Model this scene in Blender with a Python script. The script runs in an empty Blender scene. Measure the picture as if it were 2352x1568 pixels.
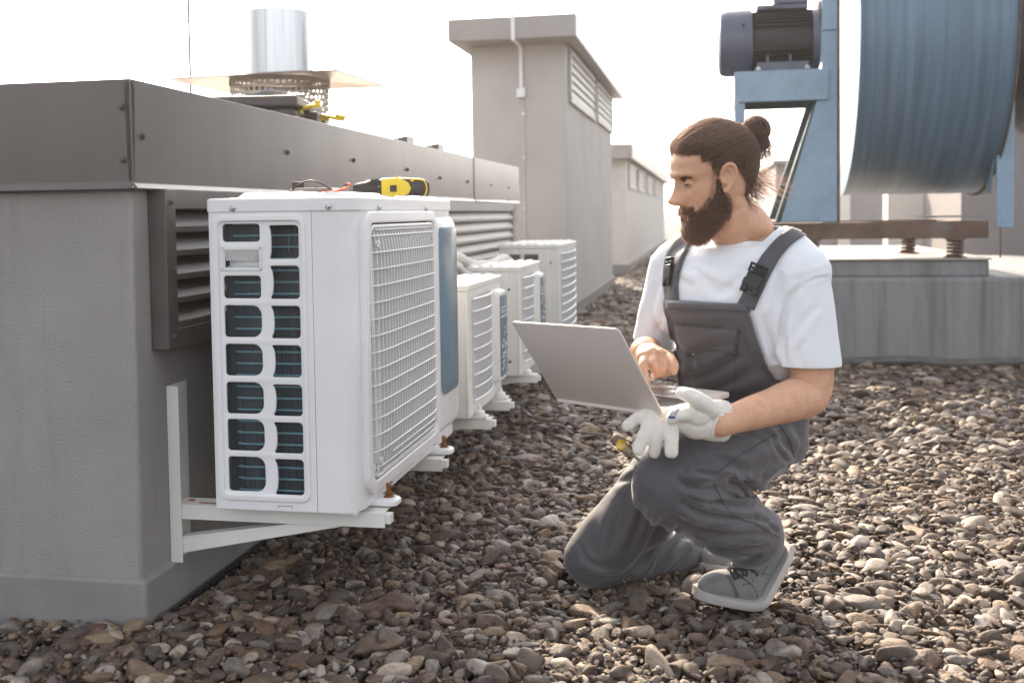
import bpy, bmesh, math, random
import numpy as np
from mathutils import Vector, Matrix, noise as mnoise
from mathutils.bvhtree import BVHTree
random.seed(7); np.random.seed(7)
C = bpy.context.scene.collection
R = math.radians

# ------------------------------------------------------------------ camera
HC = .92                                   # camera height above the gravel
FPX, SHY = 2350. / 2352., -187. / 2352.    # focal length and shift in sensor widths
PITCH, ROLL = R(2.6), R(0.8)
cam = bpy.data.cameras.new('camera'); camo = bpy.data.objects.new('camera', cam); C.objects.link(camo)
camR = (Matrix.Rotation(math.pi / 2 - PITCH, 4, 'X') @ Matrix.Rotation(-ROLL, 4, 'Z'))
camo.matrix_world = Matrix.Translation((0, 0, HC)) @ camR
cam.sensor_width = 36; cam.sensor_fit = 'HORIZONTAL'; cam.lens = 36 * FPX; cam.shift_y = SHY
cam.clip_start = .05; cam.clip_end = 2000
cam.dof.use_dof = True; cam.dof.focus_distance = 2.42; cam.dof.aperture_fstop = 4.0
bpy.context.scene.camera = camo

# ------------------------------------------------------------------ light
SUN_AZ, SUN_EL = -12.0, 29.0                # azimuth from +Y (negative = left), elevation, degrees
w = bpy.data.worlds.new('World'); bpy.context.scene.world = w; w.use_nodes = True
nt = w.node_tree; nt.nodes.clear()
sky = nt.nodes.new('ShaderNodeTexSky'); sky.sky_type = 'NISHITA'; sky.sun_disc = False
sky.sun_elevation = R(SUN_EL); sky.sun_rotation = R(SUN_AZ)
sky.air_density = 1.0; sky.dust_density = 4.0; sky.ozone_density = 1.0
hs = nt.nodes.new('ShaderNodeHueSaturation'); hs.inputs['Saturation'].default_value = .22
bg = nt.nodes.new('ShaderNodeBackground'); bg.inputs['Strength'].default_value = .15
wo = nt.nodes.new('ShaderNodeOutputWorld')
nt.links.new(sky.outputs[0], hs.inputs['Color']); wm = nt.nodes.new('ShaderNodeMix'); wm.data_type = 'RGBA'; wm.blend_type = 'MULTIPLY'; wm.inputs[0].default_value = 1; wm.inputs[7].default_value = (1.0, .99, .985, 1)
nt.links.new(hs.outputs[0], wm.inputs[6]); nt.links.new(wm.outputs[2], bg.inputs[0]); nt.links.new(bg.outputs[0], wo.inputs[0])
sun = bpy.data.lights.new('sun', 'SUN'); suno = bpy.data.objects.new('sun', sun); C.objects.link(suno)
sun.energy = 3.3; sun.angle = R(1.2); sun.color = (1, .80, .58)
az, el = R(SUN_AZ), R(SUN_EL)
sdir = Vector((math.sin(az) * math.cos(el), math.cos(az) * math.cos(el), math.sin(el)))
suno.rotation_euler = sdir.to_track_quat('Z', 'Y').to_euler()
vs = bpy.context.scene.view_settings
bpy.context.scene.display_settings.display_device = 'sRGB'
vs.view_transform = 'Standard'; vs.look = 'None'; vs.exposure = 1.68; vs.gamma = 1.0
bpy.context.scene.cycles.use_denoising = True
bpy.context.scene.cycles.max_bounces = 6

# ------------------------------------------------------------------ frames
A = R(10.8)                                # the building runs 10.8 degrees to the right of the view
cA, sA = math.cos(A), math.sin(A)
def Wd(u, v, z): return Vector((u * cA + v * sA, -u * sA + v * cA, z))
camR3 = camR.to_3x3()
def pray(px, py):
    return camR3 @ Vector(((px - 1176) / 2350., -(py - 784 + 187) / 2350., -1.))
def at(px, py, Y):
    "point seen at photo position px,py (2352 wide) that lies Y metres away"
    d = pray(px, py); return Vector((0, 0, HC)) + d * (Y / d.y)

# ------------------------------------------------------------------ helpers
def tag(o, label=None, cat=None, group=None, kind=None):
    if label: o['label'] = label
    if cat: o['category'] = cat
    if group: o['group'] = group
    if kind: o['kind'] = kind
    return o
ORG = {}
def root(name, loc, label, cat, group=None, bframe=True):
    o = bpy.data.objects.new(name, None); C.objects.link(o); o.empty_display_size = .1
    if bframe: o.location = Wd(*loc); o.rotation_euler = (0, 0, -A)
    else: o.location = loc
    ORG[o.name] = Vector(loc)
    return tag(o, label, cat, group)
class MB:
    def __init__(s): s.v = []; s.f = []
    def add(s, vs, fs):
        n = len(s.v); s.v += [tuple(x) for x in vs]; s.f += [tuple(i + n for i in f) for f in fs]; return s
    def box(s, a, b, rot=None, c=None):
        x0, y0, z0 = a; x1, y1, z1 = b
        vs = [Vector(p) for p in ((x0,y0,z0),(x1,y0,z0),(x1,y1,z0),(x0,y1,z0),(x0,y0,z1),(x1,y0,z1),(x1,y1,z1),(x0,y1,z1))]
        if rot is not None:
            c = Vector(c) if c is not None else sum(vs, Vector()) / 8
            vs = [rot @ (p - c) + c for p in vs]
        return s.add(vs, [(0,3,2,1),(4,5,6,7),(0,1,5,4),(1,2,6,5),(2,3,7,6),(3,0,4,7)])
    def prism(s, pts, d):
        "pts: closed loop of 3-D points, d: extrusion vector"
        n = len(pts); d = Vector(d); a = [Vector(p) for p in pts]
        return s.add(a + [p + d for p in a], [tuple(range(n - 1, -1, -1)), tuple(range(n, 2 * n))] + [(i, (i + 1) % n, n + (i + 1) % n, n + i) for i in range(n)])
    def tube(s, path, r, n=8, cap=True):
        P = [Vector(p) for p in path]; m = len(P)
        rr = r if hasattr(r, '__len__') else [r] * m
        up = None; rings = []
        for i, p in enumerate(P):
            t = (P[min(i + 1, m - 1)] - P[max(i - 1, 0)]).normalized()
            if up is None:
                up = Vector((0, 0, 1)) if abs(t.z) < .9 else Vector((1, 0, 0))
            up = (up - t * up.dot(t)).normalized(); sd = t.cross(up)
            rings.append([p + (up * math.cos(2 * math.pi * k / n) + sd * math.sin(2 * math.pi * k / n)) * rr[i] for k in range(n)])
        vs = [q for r_ in rings for q in r_]
        fs = [(i * n + k, i * n + (k + 1) % n, (i + 1) * n + (k + 1) % n, (i + 1) * n + k) for i in range(m - 1) for k in range(n)]
        if cap: fs += [tuple(range(n - 1, -1, -1)), tuple(range((m - 1) * n, m * n))]
        return s.add(vs, fs)
    def lathe(s, prof, o=(0,0,0), axis=(0,0,1), n=32, cap=True):
        "prof: (radius, height) list"
        ax = Vector(axis).normalized(); q = ax.to_track_quat('Z', 'Y'); o = Vector(o)
        vs = []
        for r, h in prof:
            for k in range(n):
                a = 2 * math.pi * k / n; vs.append(o + q @ Vector((r * math.cos(a), r * math.sin(a), h)))
        m = len(prof)
        fs = [(i * n + k, i * n + (k + 1) % n, (i + 1) * n + (k + 1) % n, (i + 1) * n + k) for i in range(m - 1) for k in range(n)]
        if cap: fs += [tuple(range(n - 1, -1, -1)), tuple(range((m - 1) * n, m * n))]
        return s.add(vs, fs)
    def build(s, name, mat, parent=None, bevel=0, smooth=False, org=None, seg=2, ang=35):
        if parent is not None and org is None:
            q = parent
            while q.parent: q = q.parent
            org = ORG[q.name]
        org = Vector(org) if org is not None else Vector()
        me = bpy.data.meshes.new(name); me.from_pydata([tuple(Vector(p) - org) for p in s.v], [], s.f); me.update()
        bm = bmesh.new(); bm.from_mesh(me); bmesh.ops.recalc_face_normals(bm, faces=bm.faces); bm.to_mesh(me); bm.free()
        o = bpy.data.objects.new(name, me); C.objects.link(o)
        if mat: me.materials.append(mat)
        if parent: o.parent = parent
        if bevel:
            b = o.modifiers.new('bevel', 'BEVEL'); b.width = bevel; b.segments = seg; b.limit_method = 'ANGLE'; b.angle_limit = R(30); b.harden_normals = False
        if smooth or bevel:
            me.polygons.foreach_set('use_smooth', [True] * len(me.polygons)); me.set_sharp_from_angle(angle=R(ang))
        return o
def meshobj(name, verts, faces, mat, parent=None, org=None, smooth=True):
    m = MB(); m.v = [tuple(v) for v in verts]; m.f = [tuple(f) for f in faces]
    return m.build(name, mat, parent, smooth=smooth, org=org, ang=180 if smooth else 35)

def plate(name, outlines, thick, frame, mat, parent, bevel=.001, nb=2):
    """flat plate with holes: outlines = 2-D loops (first the rim, then holes); frame(x, y, h) -> 3-D"""
    cu = bpy.data.curves.new(name, 'CURVE'); cu.dimensions = '2D'; cu.fill_mode = 'BOTH'
    cu.extrude = thick / 2; cu.bevel_depth = bevel; cu.bevel_resolution = nb
    for L in outlines:
        sp = cu.splines.new('POLY'); sp.points.add(len(L) - 1)
        for i, (x, y) in enumerate(L): sp.points[i].co = (x, y, 0, 1)
        sp.use_cyclic_u = True
    o = bpy.data.objects.new(name, cu); C.objects.link(o)
    dg = bpy.context.evaluated_depsgraph_get(); me = bpy.data.meshes.new_from_object(o.evaluated_get(dg))
    vs = [tuple(v.co) for v in me.vertices]; fs = [tuple(p.vertices) for p in me.polygons]
    bpy.data.objects.remove(o); bpy.data.curves.remove(cu); bpy.data.meshes.remove(me)
    m = MB(); m.add([frame(x, y, h) for x, y, h in vs], fs)
    ob = m.build(name, mat, parent, smooth=True, ang=40)
    bm = bmesh.new(); bm.from_mesh(ob.data); bmesh.ops.remove_doubles(bm, verts=bm.verts, dist=1e-5); bmesh.ops.recalc_face_normals(bm, faces=bm.faces); bm.to_mesh(ob.data); bm.free()
    ob.data.polygons.foreach_set('use_smooth', [True] * len(ob.data.polygons)); ob.data.set_sharp_from_angle(angle=R(40))
    return ob
def rrect(x0, y0, x1, y1, r, n=5):
    "rounded rectangle; r one radius or four (bl, br, tr, tl)"
    rs = r if hasattr(r, '__len__') else [r] * 4
    out = []
    for (cx, cy, a0, q) in ((x0 + rs[0], y0 + rs[0], 180, 0), (x1 - rs[1], y0 + rs[1], 270, 1), (x1 - rs[2], y1 - rs[2], 0, 2), (x0 + rs[3], y1 - rs[3], 90, 3)):
        for k in range(n + 1):
            a = R(a0 + 90 * k / n); out.append((cx + rs[q] * math.cos(a), cy + rs[q] * math.sin(a)))
    return out

def mat(name, col, rough=.6, metal=0, var=.12, vs=6, bump=0, bs=60, spec=.5, col2=None, stretch=None, coat=0, dirt=0, dirtcol=(.12,.09,.07), ds=3, dstretch=None, sss=0, sheen=0, trans=0):
    m = bpy.data.materials.new(name); m.use_nodes = True; t = m.node_tree; N = t.nodes; L = t.links
    b = N['Principled BSDF']; b.inputs['Roughness'].default_value = rough; b.inputs['Metallic'].default_value = metal
    b.inputs['Specular IOR Level'].default_value = spec
    if coat: b.inputs['Coat Weight'].default_value = coat; b.inputs['Coat Roughness'].default_value = .15
    if sss: b.inputs['Subsurface Weight'].default_value = sss; b.inputs['Subsurface Radius'].default_value = (.012, .005, .003); b.inputs['Subsurface Scale'].default_value = 1
    if sheen: b.inputs['Sheen Weight'].default_value = sheen
    tc = N.new('ShaderNodeTexCoord')
    def nz(scale, det=5, st=None, ro=.6):
        n = N.new('ShaderNodeTexNoise'); n.inputs['Scale'].default_value = scale; n.inputs['Detail'].default_value = det; n.inputs['Roughness'].default_value = ro
        if st:
            mp = N.new('ShaderNodeMapping'); mp.inputs['Scale'].default_value = st; L.new(tc.outputs['Object'], mp.inputs[0]); L.new(mp.outputs[0], n.inputs['Vector'])
        else: L.new(tc.outputs['Object'], n.inputs['Vector'])
        return n
    def mixc(a, bb, fac, blend='MIX'):
        x = N.new('ShaderNodeMix'); x.data_type = 'RGBA'; x.blend_type = blend
        for i, s in ((6, a), (7, bb)):
            if isinstance(s, tuple): x.inputs[i].default_value = (*s, 1)
            else: L.new(s, x.inputs[i])
        if isinstance(fac, float): x.inputs[0].default_value = fac
        else: L.new(fac, x.inputs[0])
        return x.outputs[2]
    c1 = tuple(max(0, k * (1 - var)) for k in col); c2 = col2 or tuple(min(1, k * (1 + var)) for k in col)
    n1 = nz(vs, 6, stretch)
    mr = N.new('ShaderNodeMapRange'); mr.inputs[1].default_value = .3; mr.inputs[2].default_value = .7; L.new(n1.outputs['Fac'], mr.inputs[0])
    out = mixc(c1, c2, mr.outputs[0])
    if dirt:
        n2 = nz(ds, 8, dstretch, .7); m2 = N.new('ShaderNodeMapRange'); m2.inputs[1].default_value = .5; m2.inputs[2].default_value = .75; m2.inputs[4].default_value = dirt
        L.new(n2.outputs['Fac'], m2.inputs[0]); out = mixc(out, dirtcol, m2.outputs[0])
    L.new(out, b.inputs['Base Color'])
    if bump:
        n3 = nz(bs, 4); bp = N.new('ShaderNodeBump'); bp.inputs['Strength'].default_value = 1; bp.inputs['Distance'].default_value = bump
        L.new(n3.outputs['Fac'], bp.inputs['Height']); L.new(bp.outputs[0], b.inputs['Normal'])
    return m
def screw(mb, p, n, r=.006):
    p = Vector(p); n = Vector(n)
    mb.lathe([(r * 1.5, 0), (r * 1.5, r * .3), (r * .95, r * .35), (r * .9, r * 1.2), (r * .6, r * 1.4)], p, n, 10)

M = {}
M['white'] = mat('white_paint', (.78, .78, .79), .38, var=.03, bump=.0004, bs=300, dirt=.12, dirtcol=(.6,.52,.42), ds=4)
M['white2'] = mat('cream_white_paint', (.74, .73, .70), .45, var=.05, dirt=.2, dirtcol=(.5,.45,.38), ds=5)
M['stucco'] = mat('stucco', (.335, .318, .305), .9, var=.1, vs=3, bump=.005, bs=190, dirt=.55, dirtcol=(.21,.175,.17), ds=1.8, dstretch=(3.5, 3.5, .35))
M['plinth'] = mat('membrane', (.23, .225, .22), .7, var=.15, vs=5, bump=.002, bs=25, dirt=.3, dirtcol=(.2,.17,.15), ds=4)
M['cap'] = mat('coated_sheet', (.130, .113, .110), .30, metal=.35, var=.10, vs=2, stretch=(3, 3, .5), bump=.0015, bs=3.5, dirt=.35, dirtcol=(.15,.125,.11), ds=2.5, dstretch=(5, 5, .4))
M['louver'] = mat('grey_louver_paint', (.095, .088, .085), .5, metal=.2, var=.15, vs=12, dirt=.4, dirtcol=(.2,.12,.08), ds=8)
M['dark'] = mat('dark_void', (.012, .012, .014), .9)
M['steel'] = mat('galvanised_steel', (.55, .55, .55), .35, metal=.9, var=.1, vs=10)
M['shiny'] = mat('stainless_steel', (.56, .57, .59), .28, metal=.9, var=.25, vs=2.2, stretch=(6, 6, .2))
M['tower'] = mat('tower_render', (.46, .44, .42), .92, var=.07, vs=2, bump=.003, bs=120, dirt=.15, dirtcol=(.25,.22,.2), ds=1.5)
M['towercap'] = mat('tower_flashing', (.29, .27, .26), .4, metal=.3, var=.06)
# ================================================================== SETTING
# roof deck: one sheet to the horizon
def deck():
    m = MB(); s = 400
    m.add([(-s, -s, -.03), (s, -s, -.03), (s, s, -.03), (-s, s, -.03)], [(0, 1, 2, 3)])
    o = m.build('ground', mat('roof_deck', (.035, .03, .027), .95, var=.4, vs=30)); tag(o, kind='structure')
deck()

def gravel():
    rng = np.random.RandomState(3)
    # stone shapes
    col = bpy.data.collections.new('gravel_stones')
    mt = bpy.data.materials.new('stone'); mt.use_nodes = True; t = mt.node_tree; N = t.nodes; L = t.links; b = N['Principled BSDF']
    oi = N.new('ShaderNodeObjectInfo'); cr = N.new('ShaderNodeValToRGB'); cr.color_ramp.interpolation = 'CONSTANT'
    cols = [(.105,.085,.072),(.15,.118,.095),(.21,.205,.20),(.083,.066,.058),(.28,.23,.17),(.135,.128,.122),(.18,.135,.108),(.27,.26,.25),(.115,.10,.10),(.44,.41,.37),(.16,.112,.078),(.13,.108,.095),(.42,.42,.42),(.094,.083,.08),(.21,.165,.132),(.125,.096,.085)]
    cr.color_ramp.elements[0].color = (*cols[0], 1); cr.color_ramp.elements[1].position = 1 / 16; cr.color_ramp.elements[1].color = (*cols[1], 1)
    for i in range(2, 16):
        e = cr.color_ramp.elements.new(i / 16); e.color = (*cols[i], 1)
    L.new(oi.outputs['Random'], cr.inputs[0])
    tc = N.new('ShaderNodeTexCoord'); mp = N.new('ShaderNodeMapping'); L.new(tc.outputs['Object'], mp.inputs[0])
    cmb = N.new('ShaderNodeCombineXYZ'); ml = N.new('ShaderNodeMath'); ml.operation = 'MULTIPLY'; ml.inputs[1].default_value = 37
    L.new(oi.outputs['Random'], ml.inputs[0]); L.new(ml.outputs[0], cmb.inputs[0]); L.new(ml.outputs[0], cmb.inputs[1]); L.new(cmb.outputs[0], mp.inputs['Location'])
    n1 = N.new('ShaderNodeTexNoise'); n1.inputs['Scale'].default_value = 2.2; n1.inputs['Detail'].default_value = 8; n1.inputs['Roughness'].default_value = .7; L.new(mp.outputs[0], n1.inputs['Vector'])
    mr = N.new('ShaderNodeMapRange'); mr.inputs[1].default_value = .3; mr.inputs[2].default_value = .7; mr.inputs[3].default_value = .36; mr.inputs[4].default_value = .98; L.new(n1.outputs['Fac'], mr.inputs[0])
    mx = N.new('ShaderNodeVectorMath'); mx.operation = 'SCALE'; L.new(cr.outputs[0], mx.inputs[0]); L.new(mr.outputs[0], mx.inputs['Scale']); L.new(mx.outputs[0], b.inputs['Base Color'])
    n2 = N.new('ShaderNodeTexNoise'); n2.inputs['Scale'].default_value = 9; n2.inputs['Detail'].default_value = 6; L.new(mp.outputs[0], n2.inputs['Vector'])
    bp = N.new('ShaderNodeBump'); bp.inputs['Strength'].default_value = .6; bp.inputs['Distance'].default_value = .004; L.new(n2.outputs['Fac'], bp.inputs['Height']); L.new(bp.outputs[0], b.inputs['Normal'])
    b.inputs['Roughness'].default_value = .62; b.inputs['Specular IOR Level'].default_value = .4
    hw = N.new('ShaderNodeMix'); hw.data_type = 'RGBA'; hw.blend_type = 'MULTIPLY'; hw.inputs[0].default_value = 1; hw.inputs[7].default_value = (1.10, .96, .84, 1)
    L.new(mx.outputs[0], hw.inputs[6]); L.new(hw.outputs[2], b.inputs['Base Color'])
    for i in range(20):
        bm = bmesh.new(); bmesh.ops.create_icosphere(bm, subdivisions=3, radius=1)
        co = np.array([v.co[:] for v in bm.verts])
        # random facets give the broken, half-rounded look
        for k in range(rng.randint(8, 18)):
            d = rng.normal(size=3); d /= np.linalg.norm(d); h = rng.uniform(.5, .85)
            q = co @ d; over = np.maximum(q - h, 0); co -= np.outer(over * rng.uniform(.75, .98), d)
        co *= np.array([1, rng.uniform(.6, .9), rng.uniform(.32, .55)])
        ph = rng.uniform(0, 9, 3)
        co *= (1 + .05 * np.sin(co[:, :1] * 3 + ph[0]) + .05 * np.sin(co[:, 1:2] * 4 + ph[1]))
        me = bpy.data.meshes.new('stone')
        for v, c in zip(bm.verts, co): v.co = c
        bm.to_mesh(me); bm.free(); me.polygons.foreach_set('use_smooth', [True] * len(me.polygons)); me.materials.append(mt)
        o = bpy.data.objects.new('stone', me); col.objects.link(o)
    # points
    P = []; Rr = []; S = []
    def block(u0, v0, z):  # inside something solid?
        if u0 < -1.215 and 2.045 < v0 < 6.66: return True
        if u0 < -1.15 and v0 >= 8.6: return True
        if u0 > .43 and v0 > 6.26: return True
        return False
    def layer(ymin, ymax, cell, size, z0, zj, tilt):
        y = ymin
        while y < ymax:
            xl, xr = -.58 * y - .5, .58 * y + .5
            n = int((xr - xl) / cell)
            xs = xl + (np.arange(n) + rng.uniform(0, 1, n)) * cell; ys = y + rng.uniform(0, 1, n) * cell
            for x, yy in zip(xs, ys):
                u = x * cA - yy * sA; v = x * sA + yy * cA
                if block(u, v, 0): continue
                if z0 > -.01 and ((.41 < x < .61 and 2.24 < yy < 2.44) or ((x - .175) ** 2 + (yy - 2.50) ** 2 < .09 ** 2)): continue
                s = size * math.exp(rng.normal(0, .38)); s = min(s, size * 2.3)
                hgt = .006 * math.sin(x * 3.1 + 1) * math.sin(yy * 2.3) + .004 * math.sin(x * 9 + yy * 7)
                P.append((x, yy, z0 + hgt + rng.uniform(-zj, zj))); S.append((s * rng.uniform(.9, 1.35), s, s * rng.uniform(.85, 1.2)))
                Rr.append((rng.normal(0, tilt), rng.normal(0, tilt), rng.uniform(0, 6.28)))
            y += cell
    for (a, b_, k) in ((1.55, 4.2, 1.0), (4.2, 8, 1.18), (8, 17, 1.6)):
        layer(a, b_, .022 * k, .0140 * k, -.018, .008, .26)
        layer(a, b_, .028 * k, .0172 * k, -.003, .006, .28)
        layer(a, b_, .043 * k, .0210 * k, .006, .005, .20)
    layer(1.55, 3.6, .0165, .0062, .004, .012, .5)
    layer(17, 40, .09, .055, -.01, .01, .3)
    me = bpy.data.meshes.new('gravel_points'); me.from_pydata(P, [], [])
    for nm, dat in (('rot', Rr), ('scl', S)):
        at_ = me.attributes.new(nm, 'FLOAT_VECTOR', 'POINT'); at_.data.foreach_set('vector', np.array(dat, np.float32).ravel())
    o = bpy.data.objects.new('gravel', me); C.objects.link(o); tag(o, kind='stuff')
    g = bpy.data.node_groups.new('scatter', 'GeometryNodeTree'); g.interface.new_socket('Geometry', in_out='INPUT', socket_type='NodeSocketGeometry'); g.interface.new_socket('Geometry', in_out='OUTPUT', socket_type='NodeSocketGeometry')
    gi = g.nodes.new('NodeGroupInput'); go = g.nodes.new('NodeGroupOutput')
    ip = g.nodes.new('GeometryNodeInstanceOnPoints'); ci = g.nodes.new('GeometryNodeCollectionInfo'); ci.inputs['Collection'].default_value = col
    ci.inputs['Separate Children'].default_value = True; ci.inputs['Reset Children'].default_value = True; ip.inputs['Pick Instance'].default_value = True
    na = g.nodes.new('GeometryNodeInputNamedAttribute'); na.data_type = 'FLOAT_VECTOR'; na.inputs['Name'].default_value = 'rot'
    ns = g.nodes.new('GeometryNodeInputNamedAttribute'); ns.data_type = 'FLOAT_VECTOR'; ns.inputs['Name'].default_value = 'scl'
    e2r = g.nodes.new('FunctionNodeEulerToRotation')
    rv = g.nodes.new('FunctionNodeRandomValue'); rv.data_type = 'INT'; rv.inputs[4].default_value = 0; rv.inputs[5].default_value = 19
    g.links.new(gi.outputs[0], ip.inputs['Points']); g.links.new(ci.outputs[0], ip.inputs['Instance'])
    g.links.new(rv.outputs[2], ip.inputs['Instance Index']); g.links.new(na.outputs[0], e2r.inputs[0]); g.links.new(e2r.outputs[0], ip.inputs['Rotation'])
    g.links.new(ns.outputs[0], ip.inputs['Scale']); g.links.new(ip.outputs[0], go.inputs[0])
    md = o.modifiers.new('scatter', 'NODES'); md.node_group = g
    print('stones', len(P))
gravel()

# ------------------------------------------------------------------ low rooftop plant room with its metal cap
UW, V0, VE = -1.239, 2.048, 6.67
bl = root('low_roof_building', (UW, V0, 0), 'low grey rendered rooftop block with brown metal cap, behind the large air conditioner', 'building')
MB().box((-6, V0, .11), (UW, VE, .99)).build('wall', M['stucco'], bl, bevel=.008)
MB().box((-6, V0 - .006, -.05), (UW + .010, VE - .01, .118)).build('base_upstand', M['plinth'], bl, bevel=.01)
# cap: fascia boards with a kicked drip edge
cp = MB()
T, Bz = 1.223, .985
UF, VF = -1.222, 2.032
prof = [(0, T), (0, Bz + .014), (.012, Bz), (.004, Bz - .003), (-.012, Bz + .02), (-.02, T - .01)]
def fascia(m, p0, p1, outn, prof):
    p0, p1, outn = Vector(p0), Vector(p1), Vector(outn); n = len(prof)
    m.add([p0 + outn * a + Vector((0, 0, z)) for a, z in prof] + [p1 + outn * a + Vector((0, 0, z)) for a, z in prof],
          [(i, (i + 1) % n, n + (i + 1) % n, n + i) for i in range(n)] + [tuple(range(n)), tuple(range(n, 2 * n))])
fascia(cp, (UF, VF, 0), (UF, 5.35, 0), (1, 0, 0), prof)
fascia(cp, (UF, 5.353, 0), (UF, VE, 0), (1, 0, 0), [(a + .003, z) for a, z in prof])
fascia(cp, (-6, VF, 0), (UF, VF, 0), (0, -1, 0), prof)
cp.box((-6, VF + .003, T - .012), (UF - .003, VE - .003, T - .002))
roof = cp.build('cap_flashing', M['cap'], bl, bevel=.0025)
for (p, n) in [((UF, v, z), (1, 0, 0)) for v, z in ((2.075, 1.10), (2.87, 1.11), (3.45, 1.115), (4.11, 1.108), (4.64, 1.09), (5.2, 1.088), (5.78, 1.085), (6.3, 1.08), (6.3, 1.0))] + [((u, VF, z), (0, -1, 0)) for u, z in ((-1.242, 1.162), (-1.243, 1.048), (-2.2, 1.1), (-3.2, 1.1))]:
    m = MB(); screw(m, p, n, .0062); m.build('cap_screw', M['louver'], bl, smooth=True)
# louvre vents in the long wall
def louver(v0, v1, z0, z1, n, parent, mm, proud=.045, uw=UW):
    fr = MB(); w_ = .045; u0, u1 = uw + .002, uw + proud
    fr.box((u0, v0, z0), (u1, v0 + w_, z1)); fr.box((u0, v1 - w_, z0), (u1, v1, z1))
    fr.box((u0, v0 + w_, z0), (u1 - .002, v1 - w_, z0 + w_)); fr.box((u0, v0 + w_, z1 - w_), (u1 - .002, v1 - w_, z1))
    f = fr.build('louver_frame', mm, parent, bevel=.002)
    bk = MB(); bk.box((u0, v0 + .01, z0 + .01), (u0 + .004, v1 - .01, z1 - .01)); bk.build('louver_backing', M['dark'], f)
    sl = MB(); h = (z1 - z0 - 2 * w_) / n
    for k in range(n):
        zc = z0 + w_ + h * (k + .5)
        # folded blade: slopes down and out, short lip at the bottom
        pts = [(u0 + .006, zc + h * .52), (u1 - .006, zc - h * .22), (u1 - .006, zc - h * .46), (u1 - .009, zc - h * .46), (u1 - .009, zc - h * .2), (u0 + .006, zc + h * .47)]
        sl.prism([(a, v0 + w_ + .001, z) for a, z in pts], (0, v1 - v0 - 2 * w_ - .002, 0))
    sl.build('louver_blades', mm, f)
    for v in (v0 + w_ / 2, v1 - w_ / 2):
        for q in (.08, .5, .92):
            sc = MB(); screw(sc, (u1, v, z0 + (z1 - z0) * q), (1, 0, 0), .005); sc.build('screw', M['louver'], f, smooth=True)
    return f
louver(2.115, 3.35, .622, .985, 5, bl, M['louver'])
M['louver2'] = mat('pale_louver_paint', (.36, .335, .31), .5, metal=.1, var=.08)
louver(4.2, 6.42, .50, .98, 7, bl, M['louver2'], proud=.04)

# black net strip between plinth and stones
m = MB()
for i in range(160):
    v = 2.06 + i * .028; m.tube([(UW + .014, v, .012), (UW + .03, v + .012, .022), (UW + .03, v + .024, .006)], .003, 5)
for zz in (.008, .02): m.tube([(UW + .025, 2.05, zz), (UW + .025, 6.6, zz)], .003, 5)
o = m.build('drainage_net', M['dark'], None, org=(0, 0, 0)); o.rotation_euler = (0, 0, -A); tag(o, 'black plastic drainage net strip along the foot of the low wall', 'net')

# ------------------------------------------------------------------ tall shaft
TU0, TU1, TV0, TV1 = -1.99, -1.165, 8.65, 12.85
tw = root('ventilation_shaft', (TU1, TV0, 0), 'tall rendered ventilation shaft with grey cap and white-edged louvers, behind the row of units', 'shaft')
MB().box((TU0, TV0, -.05), (TU1, TV1, 2.40)).build('wall', M['tower'], tw, bevel=.01)
MB().box((TU0 + .1, TV0 + .4, -.05), (TU1 + .03, TV1 - .01, .12)).build('base_upstand', M['plinth'], tw, bevel=.01)
MB().box((-2.10, 8.30, 2.345), (-1.03, 13.1, 2.53)).build('cap_flashing', M['towercap'], tw, bevel=.006)
for (a, b_) in ((8.78, 10.80), (10.98, 12.8)):
    louver(a, b_, 1.87 if a < 9 else 1.89, 2.33, 5, tw, M['louver2'], .03, TU1)
m = MB(); m.tube([(-1.545, 8.62, 1.98), (-1.545, 8.62, 2.33), (-1.545, 8.28, 2.34), (-1.545, 8.28, 2.56)], .017, 10); m.build('conduit_pipe', M['white'], tw, smooth=True)
m = MB(); m.box((-1.583, 8.59, 1.90), (-1.507, 8.65, 1.98)); jb = m.build('junction_box', M['white'], tw, bevel=.008)
m = MB(); m.tube([(-1.535, 8.64, 1.9), (-1.53, 8.64, .2)], .006, 6)
for z in (1.75, 1.38, .95): m.box((-1.545, 8.625, z), (-1.515, 8.65, z + .03))
m.build('earth_wire', M['steel'], tw)
m = MB(); m.lathe([(.10, 2.53), (.10, 2.66), (.09, 2.66), (.09, 2.54)], (-1.48, 10.2, 0), (0, 0, 1), 24, False); m.lathe([(.17, 2.531), (.12, 2.55)], (-1.48, 10.2, 0), (0, 0, 1), 24, False); m.build('vent_pipe', M['shiny'], tw, smooth=True)

# second shaft block farther along
M['far'] = mat('far_render', (.58, .56, .53), .9, var=.06)
t2 = root('roof_block', (-1.2, 15.5, 0), 'farther rendered roof block with louvers and white unit, between the tall shaft and the man', 'building')
MB().box((-1.9, 15.6, -.05), (-1.2, 30, 1.72)).build('wall', M['far'], t2)
MB().box((-2.1, 15.3, 1.71), (-1.08, 30.2, 1.93)).build('cap_flashing', M['towercap'], t2, bevel=.01)
for a in (16.0, 18.2, 21, 24): louver(a, a + 1.7, 1.28, 1.66, 5, t2, M['louver2'], .03, -1.2)
MB().box((-1.9, 15.55, -.05), (-1.14, 30, .12)).build('base_upstand', M['plinth'], t2, bevel=.01)
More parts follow.
